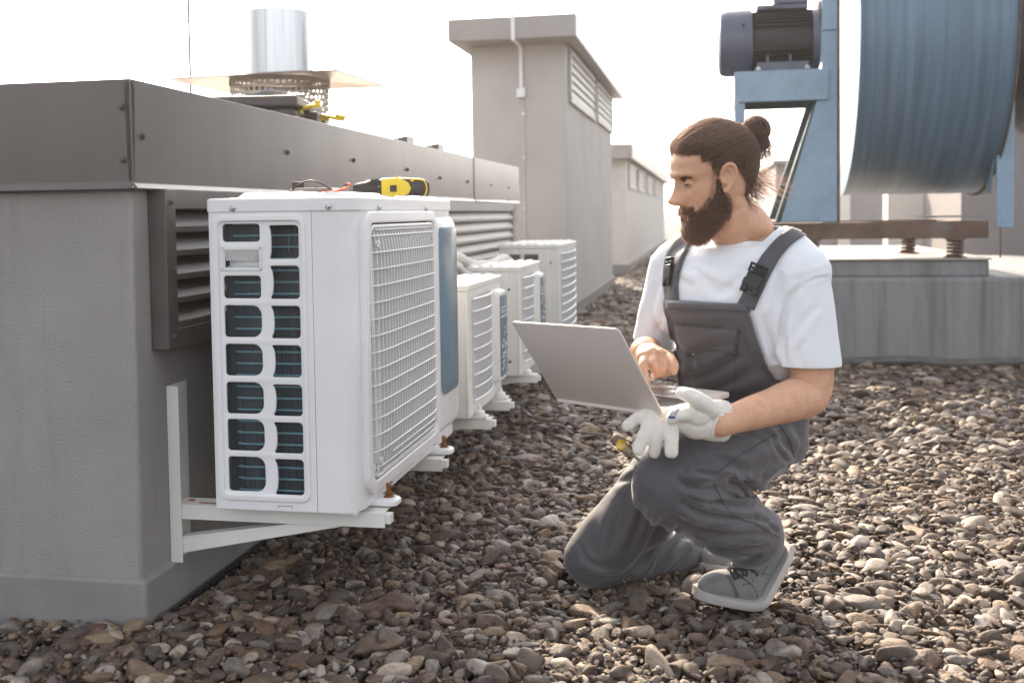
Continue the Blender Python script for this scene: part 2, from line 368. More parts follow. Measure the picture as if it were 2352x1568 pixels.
# ================================================================== AIR CONDITIONERS
M['blue'] = mat('blue_grey_panel', (.13, .225, .30), .25, var=.06, vs=3, coat=.5)
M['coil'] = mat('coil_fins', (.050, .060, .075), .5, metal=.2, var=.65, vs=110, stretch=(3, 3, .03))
M['copper'] = mat('cyan_coated_pipe', (.17, .35, .41), .4, metal=.2, var=.25, vs=20)
M['rust'] = mat('orange_rust', (.36, .13, .03), .7, var=.4, vs=60, bump=.001, bs=200)
M['brass'] = mat('brass_bolt', (.27, .115, .04), .45, metal=.6, var=.3, vs=80)
M['plastic'] = mat('white_plastic', (.74, .745, .75), .35, var=.02)
M['fanblade'] = mat('grey_fan_plastic', (.16, .17, .18), .4, var=.1)

def zr(py): return .968 - .001016 * (py - 452)
def big_ac():
    U0, U1, Va, Vb, Z0, Z1 = -1.13, -.78, 2.19, 3.10, .243, .964
    r = root('air_conditioner', (U0, Va, Z0), 'largest white outdoor air conditioner in front with blue-grey strip and a drill on top', 'air conditioner')
    # casing: walls with rounded vertical front corners, side open where the grille sits
    fo = rrect(U0, Va, U1, Vb, (.008, .045, .045, .008), 6)
    t = .004
    inn = rrect(U0 + t, Va + t, U1 - t, Vb - t, (.006, .041, .041, .006), 6)
    m = MB(); n = len(fo); za, zb = Z0, Z1 - .03
    # side wall: leave openings for the coil grille (part of the loop between the first two corners)
    def wallstrip(i, z0_, z1_):
        j = (i + 1) % n
        m.add([(*fo[i], z0_), (*fo[j], z0_), (*fo[j], z1_), (*fo[i], z1_), (*inn[i], z0_), (*inn[j], z0_), (*inn[j], z1_), (*inn[i], z1_)],
              [(0, 1, 2, 3), (7, 6, 5, 4), (0, 4, 5, 1), (3, 2, 6, 7)])
    for i in range(n):
        a, b_ = fo[i], fo[(i + 1) % n]
        long_side = abs(a[1] - Va) < 1e-6 and abs(b_[1] - Va) < 1e-6 and abs(b_[0] - a[0]) > .1
        front = abs(a[0] - U1) < 1e-6 and abs(b_[0] - U1) < 1e-6 and abs(b_[1] - a[1]) > .1
        back = abs(a[0] - U0) < 1e-6 and abs(b_[0] - U0) < 1e-6 and abs(b_[1] - a[1]) > .1
        if long_side:   # panel only in front of the seam, the grille plate covers the rest
            m.box((-.878, Va, za), (b_[0], Va + t, zb))
        elif front or back: continue
        else: wallstrip(i, za, zb)
    m.box((U0 + .01, Va + .012, Z0 - .006), (U1 - .01, Vb - .01, Z0 + .004))
    cs = m.build('casing', M['white'], r, smooth=True, ang=30)
    # front sheet with a round-cornered opening
    GZ0, GZ1, GV0, GV1 = .300, .898, 2.262, 2.835
    fr = lambda x, y, h: (U1 - .003 + h, x, y)
    plate('front_panel', [rrect(Va + .045, za, Vb - .045, zb, .002), rrect(GV0 - .012, GZ0 - .012, GV1 + .012, GZ1 + .012, .045, 6)], .004, fr, M['white'], r, .0015)
    # raised frame round the grille
    plate('grille_surround', [rrect(GV0 - .03, GZ0 - .03, GV1 + .028, GZ1 + .028, .05, 7), rrect(GV0 - .008, GZ0 - .008, GV1 + .008, GZ1 + .008, .04, 7)], .010, lambda x, y, h: (U1 + .006 + h, x, y), M['white'], r, .004, 3)
    # side frame and grille plate
    sz = lambda x, y, h: (x, Va + .002 - h, y)
    holes = []
    L = [(513, 556), (630, 684), (697, 772), (785, 860), (872, 947), (957, 1032), (1043, 1125)]
    Rr = [(517, 595), (608, 685), (698, 774), (787, 862), (876, 950), (962, 1035), (1046, 1130)]
    for i, (a, b_) in enumerate(L):
        zt, zl = zr(a), zr(b_); big = .024 if i > 1 else .010
        holes.append(rrect(-1.097, zl, -1.003, zt, (.009, big, big, .009), 6))
    for i, (a, b_) in enumerate(Rr):
        zt, zl = zr(a), zr(b_); pts = rrect(-.982, zl, -.909, zt, (.005, .011, .011, .005), 5)
        out = []
        for (x, y) in pts: out.append((x, y))
        # wavy divider: the left edge bows toward the hole
        k0 = [i_ for i_, p in enumerate(out) if abs(p[0] + .982) < 1e-5]
        left = []; zm = (zt + zl) / 2; hh = (zt - zl) / 2 - .006
        for q in range(1, 10):
            y = zt - .006 - (zt - zl - .012) * q / 10; s_ = (y - zm) / hh
            left.append((-.982 + (.007 if i > 0 else .004) * max(0, 1 - s_ * s_) ** .5, y))
        # loop runs ccw starting at bottom-left corner, so the left edge closes top -> bottom at the end
        out = out + left
        holes.append(out)
    grip = rrect(-1.093, .802, -1.006, .846, .002, 2)
    plate('side_panel', [rrect(U0 + .002, Z0, -.8805, zb, .002, 2)] + holes + [grip], .003, sz, M['white'], r, .0012)
    plate('side_rim', [rrect(-1.118, zr(1142), -.896, zr(497), .020, 6)] + [rrect(-1.108, zr(1133), -.902, zr(506), .016, 6)], .003, lambda x, y, h: (x, Va - .002 - h, y), M['white'], r, .0025, 3)
    g = MB(); g.box((-1.100, Va - .0035, .845), (-1.000, Va - .0005, .853)); g.box((-1.100, Va - .0035, .797), (-1.000, Va - .0005, .804)); g.box((-1.100, Va - .0035, .797), (-1.094, Va - .0005, .853)); g.box((-1.006, Va - .0035, .797), (-1.000, Va - .0005, .853))
    gr = g.build('hand_grip', M['plastic'], r, bevel=.001)
    g = MB()
    g.add([(-1.094, Va - .002, .845), (-1.006, Va - .002, .845), (-1.009, Va + .016, .822), (-1.092, Va + .016, .822)], [(0, 1, 2, 3)])
    g.add([(-1.094, Va + .03, .845), (-1.006, Va + .03, .845), (-1.006, Va + .03, .802), (-1.094, Va + .03, .802)], [(0, 1, 2, 3)])
    g.add([(-1.094, Va, .803), (-1.006, Va, .803), (-1.006, Va + .03, .808), (-1.094, Va + .03, .808)], [(0, 1, 2, 3)])
    for k in range(12):
        u = -1.091 + k * .0073; g.add([(u, Va - .003, .846), (u + .004, Va - .001, .846), (u + .0025, Va + .012, .820), (u - .0015, Va + .009, .820)], [(0, 1, 2, 3)])
    g.build('finger_slots', M['plastic'], gr)
    m = MB(); m.box((-1.005 + .03, Va - .0012, .254), (-.94, Va - .0004, .2552)); m.box((-.975, Va - .0012, .249), (-.9738, Va - .0004, .2552)); m.box((-.9412, Va - .0012, .249), (-.94, Va - .0004, .2552)); m.build('knock_out', M['louver'], r)
    # lid with pressed ridges and bumps
    m = MB(); lo = rrect(U0 - .004, Va - .004, U1 + .004, Vb + .004, (.01, .046, .046, .01), 6)
    n = len(lo); cx = (U0 + U1) / 2; cy = (Va + Vb) / 2
    li = [(x + (cx - x) * .035, y + (cy - y) * .014) for x, y in lo]
    m.add([(*p, Z1 - .031) for p in lo] + [(*p, Z1 - .003) for p in lo] + [(*p, Z1) for p in li], [(i, (i + 1) % n, n + (i + 1) % n, n + i) for i in range(n)] + [(n + i, n + (i + 1) % n, 2 * n + (i + 1) % n, 2 * n + i) for i in range(n)] + [tuple(range(2 * n, 3 * n))])
    lid = m.build('top_cover', M['white'], r, bevel=.002)
    m = MB()
    for (ua, ub, va, vb, h) in ((-1.075, -1.005, 2.205, 3.0, .012), (-.985, -.90, 2.205, 3.0, .013), (-.882, -.80, 2.215, 2.5, .011), (-.87, -.80, 2.75, 3.02, .010)):
        a = rrect(ua, va, ub, vb, .02, 5); k = len(a); c_ = ((ua + ub) / 2, (va + vb) / 2)
        b2 = [(x + (c_[0] - x) * .3, y + (c_[1] - y) * .06) for x, y in a]
        m.add([(*p, Z1 - .001) for p in a] + [(*p, Z1 + h) for p in b2], [(i, (i + 1) % k, k + (i + 1) % k, k + i) for i in range(k)] + [tuple(range(k, 2 * k))])
    m.build('pressed_ribs', M['white'], lid, smooth=True, ang=50)
    for (p, nn) in (((-1.067, Va - .004, .941), (0, -1, 0)), ((-.835, Va - .004, .942), (0, -1, 0)), ((U1 + .004, 2.36, .938), (1, 0, 0)), ((U1 + .004, 2.78, .935), (1, 0, 0)), ((U1 + .001, 2.42, .258), (1, 0, 0)), ((U1 + .001, 2.83, .262), (1, 0, 0))):
        m = MB(); screw(m, p, nn, .0055); m.build('screw', M['steel'], r, smooth=True)
    # coil behind the side grille: fin block with pale pipes
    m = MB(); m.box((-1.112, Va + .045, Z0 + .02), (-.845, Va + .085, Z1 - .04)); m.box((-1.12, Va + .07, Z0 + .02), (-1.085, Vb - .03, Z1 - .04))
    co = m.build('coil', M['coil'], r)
    m = MB()
    z = Z0 + .035
    while z < Z1 - .05:
        m.tube([(-1.10, Va + .050, z), (-1.075, Va + .040, z), (-.86, Va + .040, z + .001)], .0024, 6); z += .0272
    for u in (-1.013, -.951): m.tube([(u, Va + .037, .84), (u + .002, Va + .036, .88)], .0008, 5)
    m.build('coil_pipes', M['copper'], co, smooth=True)
    m = MB(); m.box((U0 + .004, Vb - .02, Z0 + .005), (U1 - .02, Vb - .004, Z1 - .035)); m.build('inner_wall', M['fanblade'], r)
    # fan shroud, blades
    fc = (U1 - .08, (GV0 + GV1) / 2, (GZ0 + GZ1) / 2)
    m = MB(); m.lathe([(.285, .07), (.262, .03), (.262, -.04)], fc, (1, 0, 0), 48, False)
    m.build('fan_shroud', M['fanblade'], r, smooth=True)
    m = MB(); m.lathe([(.055, -.03), (.055, .02), (.04, .028), (.001, .03)], fc, (1, 0, 0), 24); hub = m.build('fan', M['fanblade'], r, smooth=True)
    for k in range(3):
        m = MB(); vs_ = []; nr, na = 6, 10
        for a in range(na + 1):
            th = 2 * math.pi * k / 3 + a / na * 1.6
            for q in range(nr + 1):
                rr_ = .05 + .2 * q / nr; th2 = th + .35 * q / nr * (a / na)
                vs_.append((fc[0] - .025 + .05 * a / na, fc[1] + rr_ * math.cos(th2), fc[2] + rr_ * math.sin(th2)))
        m.add(vs_, [(a * (nr + 1) + q, a * (nr + 1) + q + 1, (a + 1) * (nr + 1) + q + 1, (a + 1) * (nr + 1) + q) for a in range(na) for q in range(nr)])
        m.build('fan_blade', M['fanblade'], hub, smooth=True)
    # front grille: deep vertical fins and thin horizontal bars on a shallow dome
    def dome(v, z):
        a = (v - GV0) / (GV1 - GV0) * 2 - 1; b_ = (z - GZ0) / (GZ1 - GZ0) * 2 - 1
        e = max(0, 1 - abs(a) ** 6) * max(0, 1 - abs(b_) ** 6)
        return U1 + .004 + .022 * e ** .45
    m = MB(); nb = 25
    for k in range(nb):
        v = GV0 + .016 + (GV1 - GV0 - .032) * k / (nb - 1)
        zs = [GZ0 + .004 + (GZ1 - GZ0 - .008) * (j / 14) for j in range(15)]; vs_ = []
        for z in zs:
            uo = dome(v, z); vs_ += [(uo, v - .0021, z), (uo, v + .0021, z), (uo - .014, v + .0016, z), (uo - .014, v - .0016, z)]
        m.add(vs_, [(j * 4 + q, j * 4 + (q + 1) % 4, (j + 1) * 4 + (q + 1) % 4, (j + 1) * 4 + q) for j in range(14) for q in range(4)])
    gl = m.build('front_grille', M['plastic'], r)
    m = MB()
    for k in range(15):
        z = GZ0 + .026 + (GZ1 - GZ0 - .052) * k / 14
        vv = [GV0 + .003 + (GV1 - GV0 - .006) * j / 20 for j in range(21)]
        m.tube([(dome(v, z) + .0005, v, z) for v in vv], .0021, 6)
    for (z, lo_) in ((GZ0 + .012, .06), (GZ0 + .044, .12), (GZ1 - .012, .04)): m.tube([(dome(v, z), v, z) for v in np.linspace(GV0 + lo_, GV1 - .03, 18)], .002, 6)
    m.tube([(U1 + .010, x, y) for x, y in rrect(GV0 + .004, GZ0 + .004, GV1 - .004, GZ1 - .004, .035, 6) + [(GV0 + .039, GZ0 + .004)]], .005, 8)
    for (v, z) in ((GV0 + .04, GZ0 + .04), (GV0 + .04, GZ1 - .045), (GV1 - .04, GZ0 + .04), (GV1 - .04, GZ1 - .04)):
        m.lathe([(.009, 0), (.009, .006), (.004, .006), (.004, 0)], (dome(v, z) - .002, v, z), (1, 0, 0), 14)
    m.build('grille_bars', M['plastic'], gl, smooth=True)
    # bulged end panel with the blue strip
    m = MB(); PV0, PV1, PZ0, PZ1 = 2.846, 3.098, .275, .912
    a = rrect(PV0, PZ0, PV1, PZ1, .03, 6); k = len(a); b2 = [(PV0 + .022 + (x - PV0) * (PV1 - PV0 - .03) / (PV1 - PV0), PZ0 + .02 + (y - PZ0) * (PZ1 - PZ0 - .04) / (PZ1 - PZ0)) for x, y in a]
    mid = [((x * .35 + X * .65), (y * .35 + Y * .65)) for (x, y), (X, Y) in zip(a, b2)]
    m.add([(U1, x, y) for x, y in a] + [(U1 + .010, x, y) for x, y in mid] + [(U1 + .0135, x, y) for x, y in b2], [(i, (i + 1) % k, k + (i + 1) % k, k + i) for i in range(k)] + [(k + i, k + (i + 1) % k, 2 * k + (i + 1) % k, 2 * k + i) for i in range(k)] + [tuple(range(2 * k, 3 * k))])
    m.build('end_panel', M['white'], r, smooth=True, ang=50)
    plate('blue_strip', [rrect(2.872, .389, 3.077, .883, (.045, .03, .03, .02), 6)], .003, lambda x, y, h: (U1 + .0165 + h, x, y), M['blue'], r, .0012)
    plate('strip_edge', [rrect(2.868, .385, 3.081, .887, (.048, .033, .033, .023), 6)], .002, lambda x, y, h: (U1 + .0145 + h, x, y), M['white'], r, .001)
    # feet with bolts, one on each bracket arm, front and back
    for v in (2.315, 2.838):
        for u in (U1 + .003, U0 + .03):
            m = MB(); sgn = 1 if u > -1 else -.5
            fo_ = rrect(u - .03, v - .026, u + .055 * sgn + .0, v + .026, .015, 5) if sgn > 0 else rrect(u - .03, v - .02, u + .02, v + .02, .008, 4)
            k = len(fo_); cxx = sum(p[0] for p in fo_) / k; cyy = v
            f2 = [(x + (cxx - x) * .18, y + (cyy - y) * .25) for x, y in fo_]
            m.add([(*p, Z0 - .010) for p in fo_] + [(*p, Z0 + .001) for p in fo_] + [(*p, Z0 + .007) for p in f2], [(i, (i + 1) % k, k + (i + 1) % k, k + i) for i in range(k)] + [(k + i, k + (i + 1) % k, 2 * k + (i + 1) % k, 2 * k + i) for i in range(k)] + [tuple(range(2 * k, 3 * k)), tuple(range(k - 1, -1, -1))])
            ft = m.build('foot', M['white'], r, bevel=.002)
            if sgn > 0:
                m = MB(); q = (u + .028, v, Z0 + .006)
                m.lathe([(.013, 0), (.013, .003), (.0085, .003), (.0085, .012), (.0055, .012), (.0055, .026), (.0065, .026), (.0065, .032), (.004, .034)], q, (0, 0, 1), 12)
                m.build('bolt', M['brass'], ft, smooth=True, ang=30)
    r.location = Wd(U0 * .968, Va * .968, HC + (Z0 - HC) * .968); r.scale = (.968, .968, .968)
    return r
big_ac()

# wall bracket: angle post, arm and diagonal brace
def bracket(v, label, zt=.53, zb=.115, zarm=.2525, reach=.525, group='white steel brackets under the air conditioners', uw=UW):
    r = root('wall_bracket', (uw, v, zb), label, 'bracket', group)
    pw = .030
    m = MB()
    m.box((uw + .001, v, zb), (uw + pw, v + .004, zt)); m.box((uw + .001, v + .0041, zb), (uw + .005, v + .088, zt))
    m.build('post', M['white2'], r, bevel=.0008)
    m = MB(); u0, u1 = uw + pw + .0005 - .02, uw + reach
    m.box((u0 + .02, v + .001, zarm - .034), (u1, v + .005, zarm)); m.box((u0, v + .0051, zarm - .004), (u1 - .004, v + .062, zarm))
    m.box((u1 - .012, v + .006, zarm - .026), (u1 + .012, v + .030, zarm - .0045))
    a = m.build('arm', M['white2'], r, bevel=.0008)
    m = MB(); m.box((u0 + .055, v + .017, zarm + .0005), (u0 + .13, v + .024, zarm + .0012)); m.box((u0 + .022, v + .030, zarm + .0003), (u0 + .034, v + .040, zarm + .003)); m.build('rusty_slot', M['rust'], a)
    m = MB(); p0 = Vector((uw + pw, v + .006, zb + .022)); p1 = Vector((uw + reach * .90, v + .006, zarm - .026)); d = (p1 - p0).normalized(); nrm = Vector((-d.z, 0, d.x)) * .034
    m.prism([p0, p1, p1 + nrm * .4, p0 + nrm], (0, .004, 0)); m.prism([p0 + nrm, p1 + nrm * .4, p1 + nrm * .4 + Vector((0, 0, .004)), p0 + nrm + Vector((0, 0, .004))], (0, .032, 0))
    m.build('brace', M['white2'], r, bevel=.0008)
    return r
bracket(2.172, 'nearest white steel wall bracket, with tall post, under the left end of the large unit')
# second: its post stands behind the unit
def copy_tree(o, parent=None):
    c = o.copy(); C.objects.link(c); c.parent = parent
    for ch in list(o.children): copy_tree(ch, c)
    return c
b0 = [o for o in C.objects if o.name == 'wall_bracket'][0]
def put_bracket(v, label, du=0, dz=0):
    b = copy_tree(b0); b.location = Wd(UW + du, v, .115 + dz); b['label'] = label; return b
put_bracket(2.68, 'white steel bracket arm under the right end of the large unit, with orange bolt')

# ---- the three smaller units farther along
M['logo'] = mat('pale_print', (.62, .66, .68), .5, var=.02)
def small_ac(v0, v1, z0, z1, label, u0=-1.10, u1=-.78, strip=True, nrib=9):
    r = root('air_conditioner', (u0, v0, z0), label, 'air conditioner', 'smaller white outdoor units along the wall')
    m = MB(); m.box((u0, v0, z0), (u1, v0 + .004, z1 - .02)); m.box((u0, v1 - .004, z0), (u1, v1, z1 - .02)); m.box((u0, v0 + .004, z0), (u1 - .006, v1 - .004, z0 + .01)); m.box((u0, v0 + .004, z0 + .01), (u0 + .02, v1 - .004, z1 - .02))
    m.build('casing', M['white2'], r, bevel=.003)
    gz0, gz1, gv0, gv1 = z0 + .04, z1 - .045, v0 + .06, v0 + .06 + (z1 - z0 - .085) * 1.1
    gv1 = min(gv1, v1 - .165)
    if not strip: gv1 = v1 - .05
    plate('front_panel', [rrect(v0, z0 + .002, v1, z1 - .021, .004), rrect(gv0, gz0, gv1, gz1, .04, 6)], .005, lambda x, y, h: (u1 + h, x, y), M['white2'], r, .002)
    m = MB(); m.box((u0 - .005, v0 - .006, z1 - .024), (u1 + .008, v1 + .006, z1 - .004))
    for k in range(7): m.box((u0 + .01 + k * .045, v0 + .02, z1 - .005), (u0 + .03 + k * .045, v1 - .02, z1 + .003))
    m.build('top_cover', M['white2'], r, bevel=.003)
    m = MB(); m.box((u0 + .04, v0 - .010, z0 + .004), (u0 + .10, v0 - .001, z1 - .03)); m.box((u0 + .12, v0 - .005, z0 + .01), (u1 - .05, v0 - .001, z1 - .035))
    sp = m.build('side_panel', M['white2'], r, bevel=.002)
    for z in (z0 + .06, z1 - .1):
        m = MB(); screw(m, (u1 - .04, v0 - .001, z), (0, -1, 0), .004); m.build('screw', M['louver'], sp)
    m = MB(); m.box((u1 - .06, gv0, gz0), (u1 - .05, gv1, gz1)); m.build('fan_cavity', M['fanblade'], r)
    fc = (u1 - .035, (gv0 + gv1) / 2, (gz0 + gz1) / 2); fr_ = min(gv1 - gv0, gz1 - gz0) / 2 * .95
    m = MB(); m.lathe([(.04, -.01), (.04, .012), (.001, .014)], fc, (1, 0, 0), 16)
    for k in range(4):
        a = k * math.pi / 2
        m.add([(fc[0] + dx, fc[1] + rr_ * math.cos(a + t_), fc[2] + rr_ * math.sin(a + t_)) for (rr_, t_, dx) in ((.03, 0, -.01), (fr_, .1, -.012), (fr_, .8, .012), (.03, .7, .012))], [(0, 1, 2, 3)])
    m.build('fan', M['fanblade'], r)
    m = MB()
    for k in range(15):
        v = gv0 + .012 + (gv1 - gv0 - .024) * k / 14; m.box((u1 - .006, v - .0018, gz0), (u1 + .008, v + .0018, gz1))
    g = m.build('front_grille', M['plastic'], r)
    m = MB()
    for k in range(nrib):
        z = gz0 + .01 + (gz1 - gz0 - .02) * k / (nrib - 1); m.tube([(u1 + .010 + .012 * math.sin(math.pi * j / 12), gv0 + (gv1 - gv0) * j / 12, z) for j in range(13)], .0035, 6)
    m.build('grille_bars', M['plastic'], g, smooth=True)
    if strip:
        e0, e1 = gv1 + .02, v1 - .004
        m = MB(); a = rrect(e0, z0 + .05, e1, z1 - .05, .02, 5); k = len(a); c_ = ((e0 + e1) / 2, (z0 + z1) / 2); b2 = [(x + (c_[0] - x) * .15, y + (c_[1] - y) * .05) for x, y in a]
        m.add([(u1, x, y) for x, y in a] + [(u1 + .03, x, y) for x, y in b2], [(i, (i + 1) % k, k + (i + 1) % k, k + i) for i in range(k)] + [tuple(range(k, 2 * k))])
        m.build('end_panel', M['white2'], r, bevel=.004)
        s0, s1 = e0 + .014, e1 - .010; sz0, sz1 = z0 + .075, z1 - .07
        bs = plate('blue_strip', [rrect(s0, sz0, s1, sz1, .012, 4)], .002, lambda x, y, h: (u1 + .032 + h, x, y), M['blue'], r, .0005)
        rg = random.Random(int(v0 * 100)); m = MB(); uu = u1 + .0338
        zt = sz1 - .05; w_ = s1 - s0
        # print on the strip: a row of block letters in a bar and a spray of snow flecks
        m.box((uu, s0, zt), (uu + .0004, s1, zt + .004)); m.box((uu, s0, zt - .034), (uu + .0004, s1, zt - .028))
        for q in range(5):
            v = s0 + w_ * (.08 + q * .18); m.box((uu, v, zt - .022), (uu + .0004, v + w_ * .04, zt - .006)); m.box((uu, v + w_ * .04, zt - .010 - .004 * (q % 3)), (uu + .0004, v + w_ * .12, zt - .006 - .004 * (q % 3)))
        m.build('lettering', M['logo'], bs); 
        for q in range(46):
            m = MB() if q == 0 else m
            v = s0 + w_ * rg.uniform(.05, .9); z = sz0 + (zt - .06 - sz0) * rg.betavariate(2, 2); s_ = rg.uniform(.003, .009)
            pts = [(uu, v + s_ * math.cos(a_) * rg.uniform(.5, 1), z + s_ * math.sin(a_) * rg.uniform(.6, 1.2)) for a_ in np.linspace(0, 5.3, 6)]
            m.prism(pts, (.0004, 0, 0))
        m.build('snow_flecks', M['logo'], bs)
    for v in (v0 + .08, v1 - .1):
        m = MB(); m.box((u1 - .03, v - .022, z0 - .012), (u1 + .05, v + .022, z0 - .001)); m.lathe([(.02, z0 - .001), (.018, z0 + .012), (.008, z0 + .016), (.006, z0 + .03)], (u1 + .022, v, 0), (0, 0, 1), 12)
        m.build('foot', M['white2'], r, bevel=.002)
    return r
small_ac(3.27, 3.81, .243, .69, 'second white unit from the front, lower, with printed blue strip and louver wall behind')
small_ac(4.22, 4.74, .235, .70, 'third white unit from the front, low, with ribbed lid and hose lying on it')
small_ac(5.40, 6.12, .0 + .10, .755, 'farthest white unit, taller, at the end of the row beside the tall shaft', strip=False, nrib=13)
for v, lb in ((3.33, 'white bracket arm under the near end of the second unit'), (3.66, 'white bracket arm under the far end of the second unit'), (4.28, 'white bracket arm under the near end of the third unit'), (4.60, 'white bracket arm under the far end of the third unit')):
    put_bracket(v, lb, dz=-.022)
for v, lb in ((5.46, 'white bracket arm under the near end of the farthest unit'), (5.96, 'white bracket arm under the far end of the farthest unit')):
    put_bracket(v, lb, dz=-.155)
# far unit has two window-like openings in its side
far = [o for o in C.objects if o.name.startswith('air_conditioner')][-1]
for (a, b_) in ((-1.06, -.985), (-.96, -.885)):
    m = MB(); m.box((a, 5.388, .64), (b_, 5.3985, .70)); m.build('side_opening', M['louver'], far)
# insulated hose lying over the third unit
M['hose'] = mat('pale_insulation', (.62, .60, .56), .85, var=.15, vs=30, bump=.003, bs=60)
def atv(px, py, v):
    d = pray(px, py); nv = Vector((sA, cA, 0)); t = v / d.dot(nv); p = Vector((0, 0, HC)) + d * t
    return Vector((p.x * cA - p.y * sA, p.x * sA + p.y * cA, p.z))
for k, (pts, rr_, lb) in enumerate((([atv(1000, 598, 4.0), atv(1046, 592, 4.1), atv(1066, 600, 4.25), atv(1090, 611, 4.35), atv(1112, 611, 4.45), atv(1138, 603, 4.6), atv(1158, 594, 4.8), atv(1172, 604, 5.2)], .024, 'thick pale wrapped hose sagging over the third unit'), ([atv(1000, 610, 3.9), atv(1050, 610, 4.0), atv(1064, 626, 4.05), atv(1090, 636, 4.15), atv(1120, 632, 4.3)], .016, 'thinner pale wrapped hose lying on the lid of the third unit'))):
    P = [Vector(p) for p in pts]; out = []
    for i in range(len(P) - 1):
        a0, a1, a2, a3 = P[max(i - 1, 0)], P[i], P[i + 1], P[min(i + 2, len(P) - 1)]
        for t_ in np.linspace(0, 1, 7)[:-1]:
            out.append(.5 * ((2 * a1) + (a2 - a0) * t_ + (2 * a0 - 5 * a1 + 4 * a2 - a3) * t_ ** 2 + (3 * a1 - a0 - 3 * a2 + a3) * t_ ** 3))
    m = MB(); m.tube(out, rr_, 12); o = m.build('insulated_hose', M['hose'], None, smooth=True, org=(0, 0, 0)); o.rotation_euler = (0, 0, -A)
    tag(o, lb, 'hose', 'wrapped hoses between the units')
# ================================================================== BLOWER FAN ON ITS PLINTH
M['fanblue'] = mat('weathered_blue_paint', (.235, .345, .455), .42, var=.1, vs=4, dirt=.35, dirtcol=(.16,.12,.09), ds=6, coat=.1)
M['drumblue'] = mat('streaked_blue_drum', (.115, .19, .27), .45, var=.28, vs=3, stretch=(8, .35, .35), dirt=.55, dirtcol=(.17,.165,.165), ds=6, dstretch=(6, .3, .3))
M['rustbeam'] = mat('rusting_blue_beam', (.16, .105, .075), .75, var=.35, dirt=.8, dirtcol=(.15,.165,.165), ds=6, dstretch=(1, 2, 3))
M['motor'] = mat('dark_blue_motor', (.085, .10, .15), .45, var=.15, vs=8, coat=.2)
M['motordark'] = mat('motor_fins', (.018, .019, .025), .6, var=.3)
M['concrete'] = mat('streaked_concrete', (.235, .235, .24), .8, var=.12, vs=3, stretch=(6, 1, .5), dirt=.85, dirtcol=(.075,.07,.067), ds=2.0, dstretch=(5, 1, .22), bump=.004, bs=20)
M['edge'] = mat('rusted_edge', (.17, .12, .09), .8, var=.4, vs=20)
M['green'] = mat('dark_green_paint', (.03, .06, .06), .5)

pl = root('concrete_plinth', (.42, 6.25, 0), 'wide streaked concrete plinth standing in the gravel under the blue blower', 'plinth')
MB().box((.42, 6.25, -.05), (5.5, 9.2, .515)).build('lower_step', M['concrete'], pl, bevel=.02)
MB().box((.45, 6.38, .512), (1.62, 8.9, .612)).build('upper_step', M['concrete'], pl, bevel=.012)
m = MB(); m.box((.44, 6.36, .612), (1.63, 8.6, .622)); m.build('steel_plate', mat('pale_steel_plate', (.5, .45, .4), .5, metal=.3, var=.1, dirt=.6, dirtcol=(.3,.16,.08), ds=5), pl, bevel=.003)  # one pale steel colour with brown blotches
m = MB(); m.tube([(.42 + i * .05, 6.20 + .008 * math.sin(i * .9), .035 + .008 * math.sin(i * .5 + 1)) for i in range(90)], .026, 8); m.build('base_seal', mat('tar_seal', (.12,.115,.11), .8, var=.3, vs=10), pl, smooth=True)

fn = root('centrifugal_fan', (.77, 6.25, .62), 'big weathered blue centrifugal blower with dark motor, on springs over the plinth', 'fan')
DU0, DU1, DV, DZ, DR = .845, 1.665, 6.93, 1.895, .935
# scroll: rounded drum, open spiral toward the top
def ring(u, k=1.0, n=48):
    pts = []
    for i in range(n):
        a = 2 * math.pi * i / n; r_ = DR * k * (1 + .05 * math.sin(a))
        pts.append((u, DV - r_ * math.cos(a), DZ + r_ * math.sin(a)))
    return pts
m = MB(); us = np.linspace(DU0 + .004, DU1 - .004, 12); n = 96
vs_ = [p for u in us for p in ring(u, 1 - .004 * math.sin((u - DU0) / .82 * 12) ** 2, n)]
m.add(vs_, [(i * n + k, i * n + (k + 1) % n, (i + 1) * n + (k + 1) % n, (i + 1) * n + k) for i in range(len(us) - 1) for k in range(n)])
m.build('drum', M['drumblue'], fn, smooth=True)
for u, nm in ((DU0 - .004, 'side_plate'), (DU1 - .002, 'side_plate')):
    m = MB(); a = ring(u, 1.018, 72); m.prism(a, (.006, 0, 0)); m.build(nm, M['fanblue'] if u < 1 else M['edge'], fn)
# lower corner gusset at the right, side legs
m = MB(); m.prism([(DU1 - .03, 6.45, 1.0), (DU1 + .03, 6.9, .99), (DU1 + .03, 6.9, 1.35), (DU1 - .03, 6.35, 1.25)], (.01, 0, 0)); m.build('gusset', M['fanblue'], fn)
m = MB(); m.box((DU1 - .02, 6.34, .80), (DU1 + .075, 6.36, 1.95)); m.box((DU1 + .07, 6.361, .80), (DU1 + .076, 6.44, 1.95)); m.build('support_leg', M['fanblue'], fn, bevel=.003)
m = MB(); m.box((DU1 + .03, 6.45, .62), (DU1 + .037, 6.46, .80)); m.build('stay_rod', M['edge'], fn)
# inlet cone on the right
m = MB(); m.lathe([(.62, 0), (.56, .03), (.50, .10), (.46, .2), (.47, .26), (.52, .3)], (DU1, DV, DZ), (1, 0, 0), 40, False); m.build('inlet_cone', M['motordark'], fn, smooth=True)
m = MB(); m.lathe([(.64, .0), (.64, .03), (.60, .03), (.60, 0)], (DU1 + .02, DV, DZ), (1, 0, 0), 40, False); m.build('inlet_ring', M['fanblue'], fn, smooth=True)
